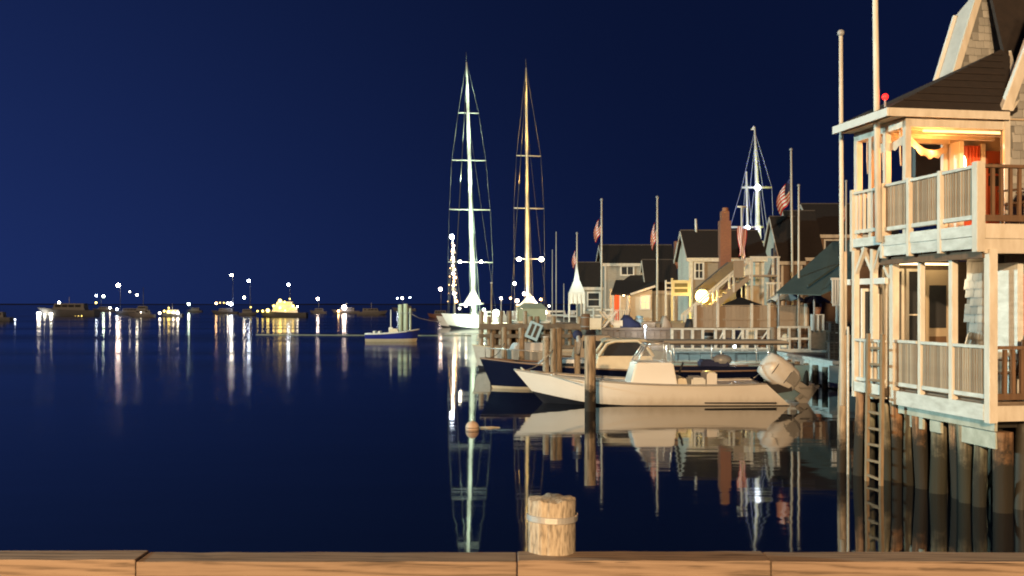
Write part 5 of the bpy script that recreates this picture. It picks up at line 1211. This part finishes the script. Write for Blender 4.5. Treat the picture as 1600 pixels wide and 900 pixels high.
# short ketch with a string of lights left of the tall mast
YK = D(511)
kt = thing('lit_ketch', 'short masted boat dressed with four glaring white lights left of the tallest mast', 'sailboat', (X(708, YK), YK, 0), 0, None, True)
tube('mast', spar, kt, [(X(711, YK), YK, 1), P(707, 368, YK)], [.14, .08], 8)
bulb(kt, P(706, 370, YK-.3), .30, 'c', 30)
for k in range(15): bulb(kt, P(707.5+.3*k+random.uniform(-2.2, 2.2), 384+6.2*k, YK-.3), random.uniform(.09, .22), random.choice('wop'), 16)
for dx in (-7, 7):
    for k in range(8): bulb(kt, P(707+dx*(k+1)/8, 380+13*k, YK-.2), .06, 'o', 10)
for k, (py, dy) in enumerate(((384, 8), (412, 8), (440, 10))): MB().tube([P(708, py, YK-.25), P(709, py+dy+4, YK-.25)], [.05, .28], 8).build('lit_shade', emis('lit_shade', (1, .80, .55), 1.2), kt)
for dx in (-9, 9, -6, 14): stay(kt, P(707, 372, YK), P(708+dx, 490, YK-.3), .035)
ms, mbt, md, sh, hf, rail = hull_mesh(9, 2.6, 1.5, 1.15, 1.1, .9, .3, 3, draft=.5, ns=18)
for mb_, nm, mm in ((ms, 'hull', gel), (mbt, 'hull_bottom', antifoul), (md, 'deck', gel)):
    mb_.v = [Matrix.Rotation(R(20), 3, 'Z') @ v+Vector((X(684, YK), YK-3, 0)) for v in mb_.v]; mb_.build(nm, mm, kt)
o = frustum(2.5, 6, -.8, .8, 1.0, 2.8, 5.8, -.7, .7, 1.75); o.v = [Matrix.Rotation(R(20), 3, 'Z') @ v+Vector((X(684, YK), YK-3, 0)) for v in o.v]; o.build('cabin', gel, kt)
o = MB().box(3.1, 5.5, -.82, -.74, 1.3, 1.5); o.v = [Matrix.Rotation(R(20), 3, 'Z') @ v+Vector((X(684, YK), YK-3, 0)) for v in o.v]; o.build('cabin_window', glassm, kt)
# pier post thin dark
def thinmast(label, px, ytop, Y, r=.06):
    t = thing('bare_mast_boat', label, 'sailboat', (X(px, Y), Y, 0), 0, 'unlit bare masts beyond the pier')
    ms, mbt, md, sh, hf, rail = hull_mesh(7, 2.1, 1.2, 1, .9, .7, .3, 2.5, draft=.4, ns=12)
    for mb_, nm, mm in ((ms, 'hull', gel), (mbt, 'hull_bottom', antifoul), (md, 'deck', gel)):
        mb_.v = [v+Vector((-2.8, 0, 0)) for v in mb_.v]; mb_.build(nm, mm, t)
    tube('mast', spar, t, [(0, 0, .8), (0, 0, Z(ytop, Y))], [r, r*.7], 6); tube('boom', spar, t, [(0, -.05, 1.9), (2.8, -.05, 1.9)], .06, 6)
    frustum(-1, 1.4, -.6, .6, .9, -.8, 1.3, -.5, .5, 1.4).build('cabin', gel, t)
thinmast('unlit boat with the taller of two bare masts left of the white canopy', 869, 362, 98); thinmast('unlit boat with the shorter of two bare masts behind the pier lamp', 863, 390, 104, .05); thinmast('unlit boat with a low bare mast next to the white peaked canopy', 881, 443, 90, .045)
t = thing('thin_marker_pole', 'thin dark pole standing in the water by the tallest yacht hull', 'pole', (X(768, 74), 74, 0)); tube('shaft', pilem, t, [(0, 0, -1), (0, 0, Z(443, 74))], [.09, .05], 8); MB().tube([(0, 0, Z(443, 74)), (0, 0, Z(441, 74))], .08, 8).build('pole_cap', white, t)

# ---- rigged mast beyond the houses
YM = 82.0
rm = thing('rigged_ship_mast', 'tall pale ship mast with two lit crosstrees rising behind the chimney house', 'sailboat', (X(1184, YM), YM, 0), 0, None, True)
tube('mast', spar, rm, [(X(1186, YM), YM, 1.5), P(1183, 293, YM), P(1179, 198, YM)], [.22, .17, .06], 10)
tube('second_mast', spar, rm, [P(1170, 440, YM), P(1166, 268, YM)], [.13, .07], 8)
for py, a_, b_ in ((293, 1159, 1206), (355, 1141, 1192), (378, 1178, 1200)): tube('crosstree', spar, rm, [P(a_, py, YM), P(b_, py, YM)], .09, 6)
for p, q in (((1179, 205), (1159, 293)), ((1179, 205), (1206, 293)), ((1179, 230), (1172, 293)), ((1180, 215), (1192, 293)), ((1159, 293), (1141, 355)), ((1206, 293), (1208, 350)), ((1186, 293), (1196, 378)), ((1190, 293), (1202, 380)), ((1166, 270), (1160, 355)), ((1166, 270), (1175, 355)), ((1141, 355), (1150, 420)), ((1183, 293), (1176, 420)), ((1178, 300), (1172, 350))):
    stay(rm, P(*p, YM), P(*q, YM), .026, mat('blue_grey_stay', (.34, .38, .55), .5))
MB().slab([P(1178, 196, YM), P(1173, 203, YM), P(1179, 203, YM)], (0, .04, 0)).build('pennant', canvas_w, rm)
for px, py, r, s_ in ((1184, 293, .26, 5), (1168, 356, .22, 4), (1184, 360, .16, 3), (1183, 383, .14, 3)): bulb(rm, P(px, py, YM-.5), r, 'c', s_)
MB().slab([P(1180, 352, YM-.3), P(1189, 352, YM-.3), P(1190, 400, YM-.3), P(1182, 384, YM-.3)], (0, .1, 0)).build('furled_sail', canvas_w, rm)
for py, e in ((230, 55), (270, 65), (320, 75), (370, 75)):
    for dx in (-14, 16): spot(rm, P(1183+dx, py, YM-2.0), P(1183, py-6, YM+1), e, (.26, .28, 1) if dx < 0 else (.85, 1, .22), 130)
ms, mbt, md, sh, hf, rail = hull_mesh(16, 4, 2.2, 1.8, 1.7, 1.4, .5, 5, draft=.8, ns=16)
# the vessel lies in the next slip behind the wharf houses
for mb_, nm, mm in ((ms, 'hull', gel), (md, 'deck', deckwood)): mb_.v = [v+Vector((X(1184, YM)-7, YM, .3)) for v in mb_.v]; mb_.build(nm, mm, rm)

# ------------------------------------------------------------------ skiff, dolphin piles, floating boom
YSK = D(534)
sk = thing('blue_workboat', 'small royal blue workboat with white gunwale moored by a cluster of pale piles', 'boat', (X(655, YSK), YSK, 0), R(180))
Lk = 83/F*YSK
ms, mbt, md, sh, hf, rail = hull_mesh(Lk, 1.7, .98, .70, .62, .25, .28, 2, draft=.25, cz=.25, full=.45, ns=20)
ms.build('hull', bluehull, sk); mbt.build('boot_stripe', cream, sk); md.build('deck', gel, sk)
for r in rail: tube('gunwale', white, sk, r, .06, 6)
box('transom_block', white, sk, Lk-.55, Lk, -.62, .62, .40, .70, bevel=.03)
frustum(1.6, 2.4, -.45, .45, .6, 1.7, 2.3, -.4, .4, 1.05).build('engine_cover', cream, sk)
tube('signal_pole', white, sk, [(2.25, 0, .7), (2.25, 0, 2.55)], .05, 6); box('pole_foot', white, sk, 2.1, 2.4, -.15, .15, .62, 1.15)
for x in (Lk-1.1, Lk-.7): box('thwart', white, sk, x-.08, x+.08, -.6, .6, .68, .86)
fl = spot(sk, (Lk+2.2, 2.0, 3.0), (Lk-1.2, 0, .5), 260, (.78, 1.0, .92), 60, .2)
YD = D(530)+3
dp = thing('pile_cluster', 'cluster of pale greenish piles bound together behind the blue workboat', 'piling', (X(632, YD), YD, 0), 0, None, True)
for px, r, yt in ((625.5, .19, 476), (634, .20, 475), (641, .10, 482), (630, .15, 479)): pile_mesh(X(px, YD), YD+(0 if px != 630 else .4), -2, Z(yt, YD), r, 14, .05, 10).build('pile', mat('pale_green_pile', (.50, .54, .42), .8, (.30, .33, .25), (9, 9, 2), .5, .01), dp)
tube('binding_cable', metalgrey, dp, [(X(621, YD), YD-.22, 2.2), (X(644, YD), YD-.24, 2.2)], .03, 5)
spot(dp, (X(604, YD), YD-2.5, 3.2), (X(633, YD), YD, 1.8), 230, (.80, 1, .74), 60, .2)
YBm = D(525)
fl1 = thing('floating_boom', 'long thin floating boom line lying across the open water', 'boom', (X(530, YBm), YBm, 0), 0, None, True)
tube('boom_float', mat('algae_grey_float', (.30, .32, .24), .8, (.2, .22, .16), (1, 1, 1), .5), fl1, [(X(400+k*12, YBm+3-.09*k*1.2), YBm+3-.10*k, .0) for k in range(29)], .075, 6)
# distant rope sagging from the yacht bow
t = thing('mooring_rope', 'pale mooring rope sagging from the tall yacht towards the pile cluster', 'rope', (X(665, 110), 110, 0), 0, None, True)
tube('strand', rope, t, [P(640, 489, 105), P(655, 497, 106), P(672, 501, 107), P(690, 503, 108)], .035, 5)

# ------------------------------------------------------------------ boats anchored in the harbour
dullboat = mat('night_dimmed_boat', (.10, .11, .14), .5, (.07, .08, .10), (1, 1, 1), .5)  # darkened so distant boats look unlit; night shade is in the colour
def farboat(label, px0, px1, ywl, cabin, lights, mast=None, hm=dullboat, cat='boat', group='boats anchored in the harbour', lit=None, flip=False, decks=1, name='anchored_boat'):
    Y = D(ywl); L = (px1-px0)/F*Y; k = L/10
    t = thing(name, label, cat, (X(px0 if not flip else px1, Y), Y, 0), R(180) if flip else 0, group)
    def loc(px, py, dy=-1.5):
        p = P(px, py, Y); s = -1 if flip else 1
        return Vector(((p.x-t.location.x)*s, dy*s, p.z))
    ms, mbt, md, sh, hf, rail = hull_mesh(L, min(4.5, L*.28), 1.5*max(.7, k), 1.1*max(.7, k), 1.0*max(.7, k), .12*L, .3, L*.35, draft=.5, ns=16)
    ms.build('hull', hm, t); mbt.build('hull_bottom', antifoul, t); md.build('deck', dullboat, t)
    z = 1.0*max(.7, k); x0, x1 = L*.28, L*.82
    for d in range(cabin):
        zh = 1.25*max(.75, k*.9)
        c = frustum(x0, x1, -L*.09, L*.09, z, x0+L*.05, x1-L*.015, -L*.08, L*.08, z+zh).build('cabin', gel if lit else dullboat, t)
        for q in range(4):
            a_ = x0+L*.06+(x1-x0-L*.1)*q/4; box('window', glassm if not lit else emis('lit_cabin_%s' % lit, COL[lit], 1.6), c, a_, a_+(x1-x0)*.16, -L*.092, L*.092, z+zh*.45, z+zh*.8)
        z += zh; x0 += L*.07; x1 -= L*.10
    if mast: 
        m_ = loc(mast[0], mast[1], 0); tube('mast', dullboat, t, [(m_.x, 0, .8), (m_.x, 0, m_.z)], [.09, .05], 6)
    else: tube('mast', spar, t, [((x0+x1)/2, 0, z), ((x0+x1)/2, 0, z+1.6)], .05, 5)
    for (px, py, r, c, s) in lights:
        s = s*.4 if c == 'y' else s*1.7
        p = loc(px, py); bulb(t, p, r/F*Y, c, s)
    return t
farboat('pale unlit boat cut by the edge of the frame', -40, 18, 502, 1, [(30, 499, 1.2, 'c', 6)])
farboat('long low boat with a row of lights, first group from the open sea side', 58, 152, 494, 1, [(65, 490, 3.0, 'w', 26), (84, 491, 2.2, 'w', 22), (110, 488, 2.0, 'w', 20), (97, 487, 1.0, 'r', 12), (122, 493, 1.3, 'y', 20), (127, 493, 1.3, 'y', 20), (132, 493, 1.3, 'y', 20), (74, 492, 1.4, 'w', 18)], None)
farboat('sailboat with one masthead light just behind the long low boat', 84, 116, 490, 1, [(95.5, 473, 2.0, 'w', 26)], (95.5, 474))
farboat('boat with two bright lights side by side high on its frame', 144, 180, 487, 1, [(153, 462, 1.5, 'c', 22), (164, 463, 1.9, 'g', 26), (152.5, 473, 1.6, 'y', 20), (174, 481, 1.5, 'w', 18)], (158, 461))
farboat('motor cruiser with a tall bright white masthead light', 178, 226, 492, 1, [(188, 446, 2.9, 'p', 40), (186, 483, 1.6, 'c', 16), (206, 456, 1.2, 'w', 10)], (188, 447))
farboat('grey flybridge cruiser with one small light above its roof', 200, 242, 496, 2, [(218, 461, 1.7, 'w', 24), (224, 488, .9, 'w', 8)], (224, 449), hm=mat('night_dimmed_grey_hull', (.17, .175, .20), .5))  # grey hull colour also darkened to look unlit
farboat('small boat crowded with warm deck lights', 250, 286, 495, 1, [(253, 489, 1.6, 'w', 18), (260, 486, 1.6, 'y', 20), (267, 487, 2.4, 'y', 26), (274, 488, 1.4, 'w', 16), (281, 489, 1.9, 'w', 22), (267, 481, 1.2, 'y', 16)], None, lit='y')
farboat('dim sailboat with a single light right of the crowded small boat', 292, 316, 488, 1, [(297, 475, 2.0, 'g', 26)], (297, 476))
farboat('boat with a short bar of white lights under two mast lights', 330, 372, 491, 1, [(340, 474, 1.4, 'o', 30), (346, 473, 1.0, 'y', 14), (352, 473, 1.0, 'y', 14), (358, 474, 1.6, 'w', 20), (363, 475, 2.6, 'c', 28), (364, 430, 2.0, 'w', 34)], (364, 431))
farboat('dark sailboat carrying a bluish masthead light', 374, 402, 493, 1, [(391, 439, 2.0, 'c', 34), (384, 465, 1.8, 'w', 22), (394, 480, 1.2, 'y', 14)], (391, 440), flip=True)
farboat('yellow-lit passenger boat with tiered decks, the most brightly lit in the harbour', 404, 480, 496, 2, [(421, 485, 2.8, 'y', 24), (413, 486, 1.8, 'y', 18), (405, 486, 1.4, 'y', 16), (430, 478, 1.8, 'y', 20), (440, 470, 2.6, 'y', 22), (447, 472, 1.6, 'y', 18), (455, 467, 1.2, 'y', 14), (460, 478, 2.0, 'y', 20), (440, 481, 2.2, 'y', 20), (448, 485, 1.6, 'y', 18), (467, 479, 1.2, 'w', 14), (436, 474, 1.2, 'y', 14), (453, 445, 1.9, 'c', 34)], (453, 446), lit='y', name='passenger_boat')
farboat('small dark boat with a pinkish light beside the passenger boat', 484, 510, 490, 1, [(498, 467, 2.1, 'p', 24)], (498, 468), hm=mat('night_dimmed_grey_hull', (.32, .33, .36)))
farboat('boat with one glaring pink-white light over an orange reflection', 518, 562, 490, 1, [(539, 480, 3.3, 'p', 34), (530, 486, 1.3, 'o', 30)], None, hm=mat('night_dimmed_grey_hull', (.32, .33, .36)))
farboat('pale unlit motor yacht between the glaring light and the pile cluster', 558, 606, 492, 1, [], None, hm=mat('night_dimmed_grey_hull', (.32, .33, .36)), flip=True)
farboat('distant boat showing three small lights above the pile cluster', 612, 650, 486, 1, [(621.5, 466, 1.2, 'c', 16), (629, 466, 1.8, 'p', 24), (641, 465, 1.2, 'c', 16)], (629, 467), hm=mat('night_dimmed_grey_hull', (.32, .33, .36)))
farboat('dark red-brown workboat with a warm mast light left of the lit ketch', 668, 704, 497, 1, [(689, 452, 2.4, 'p', 30)], (689, 453), hm=mat('red_brown_hull', (.2, .1, .09), .5))

# ------------------------------------------------------------------ harbour floodlight masts out of frame: warm sodium lamps on the quay behind, cool ones on the west quay
def floodmast(label, loc, h, aim, energy, col, face):
    t = thing('floodlight_mast', label, 'lamp', loc)
    d = (Vector(aim)-Vector(loc)); d.z = 0; d.normalize(); side = Vector((-d.y, d.x, 0))
    tube('mast', metalgrey, t, [(0, 0, 0), (0, 0, h)], [.22, .12], 10); MB().beam(-side*1.3+Vector((0, 0, h)), side*1.3+Vector((0, 0, h)), .1, .1).build('lamp_bar', metalgrey, t)
    for k in (-1, 0, 1): MB().beam(side*k*.9+d*.08+Vector((0, 0, h)), side*k*.9+d*.35+Vector((0, 0, h-.05)), .5, .4).build('lamp_head', face, t)
    spot(t, d*.9+Vector((0, 0, h)), Vector(aim)-Vector(loc), energy, col, 110, .5)
floodmast('tall cool floodlight mast on the west quay, outside the frame', (-78, 22, 0), 17, (12, 40, 3), 225000, (.67, 1.0, .96), emis('flood_face_cool', (.78, 1, .95), 30))
floodmast('tall warm sodium floodlight mast on the quay behind the camera', (-7, -32, 1.16), 12, (6, 30, 2), 118000, (1.0, .645, .335), emis('flood_face_warm', (1, .7, .4), 30))
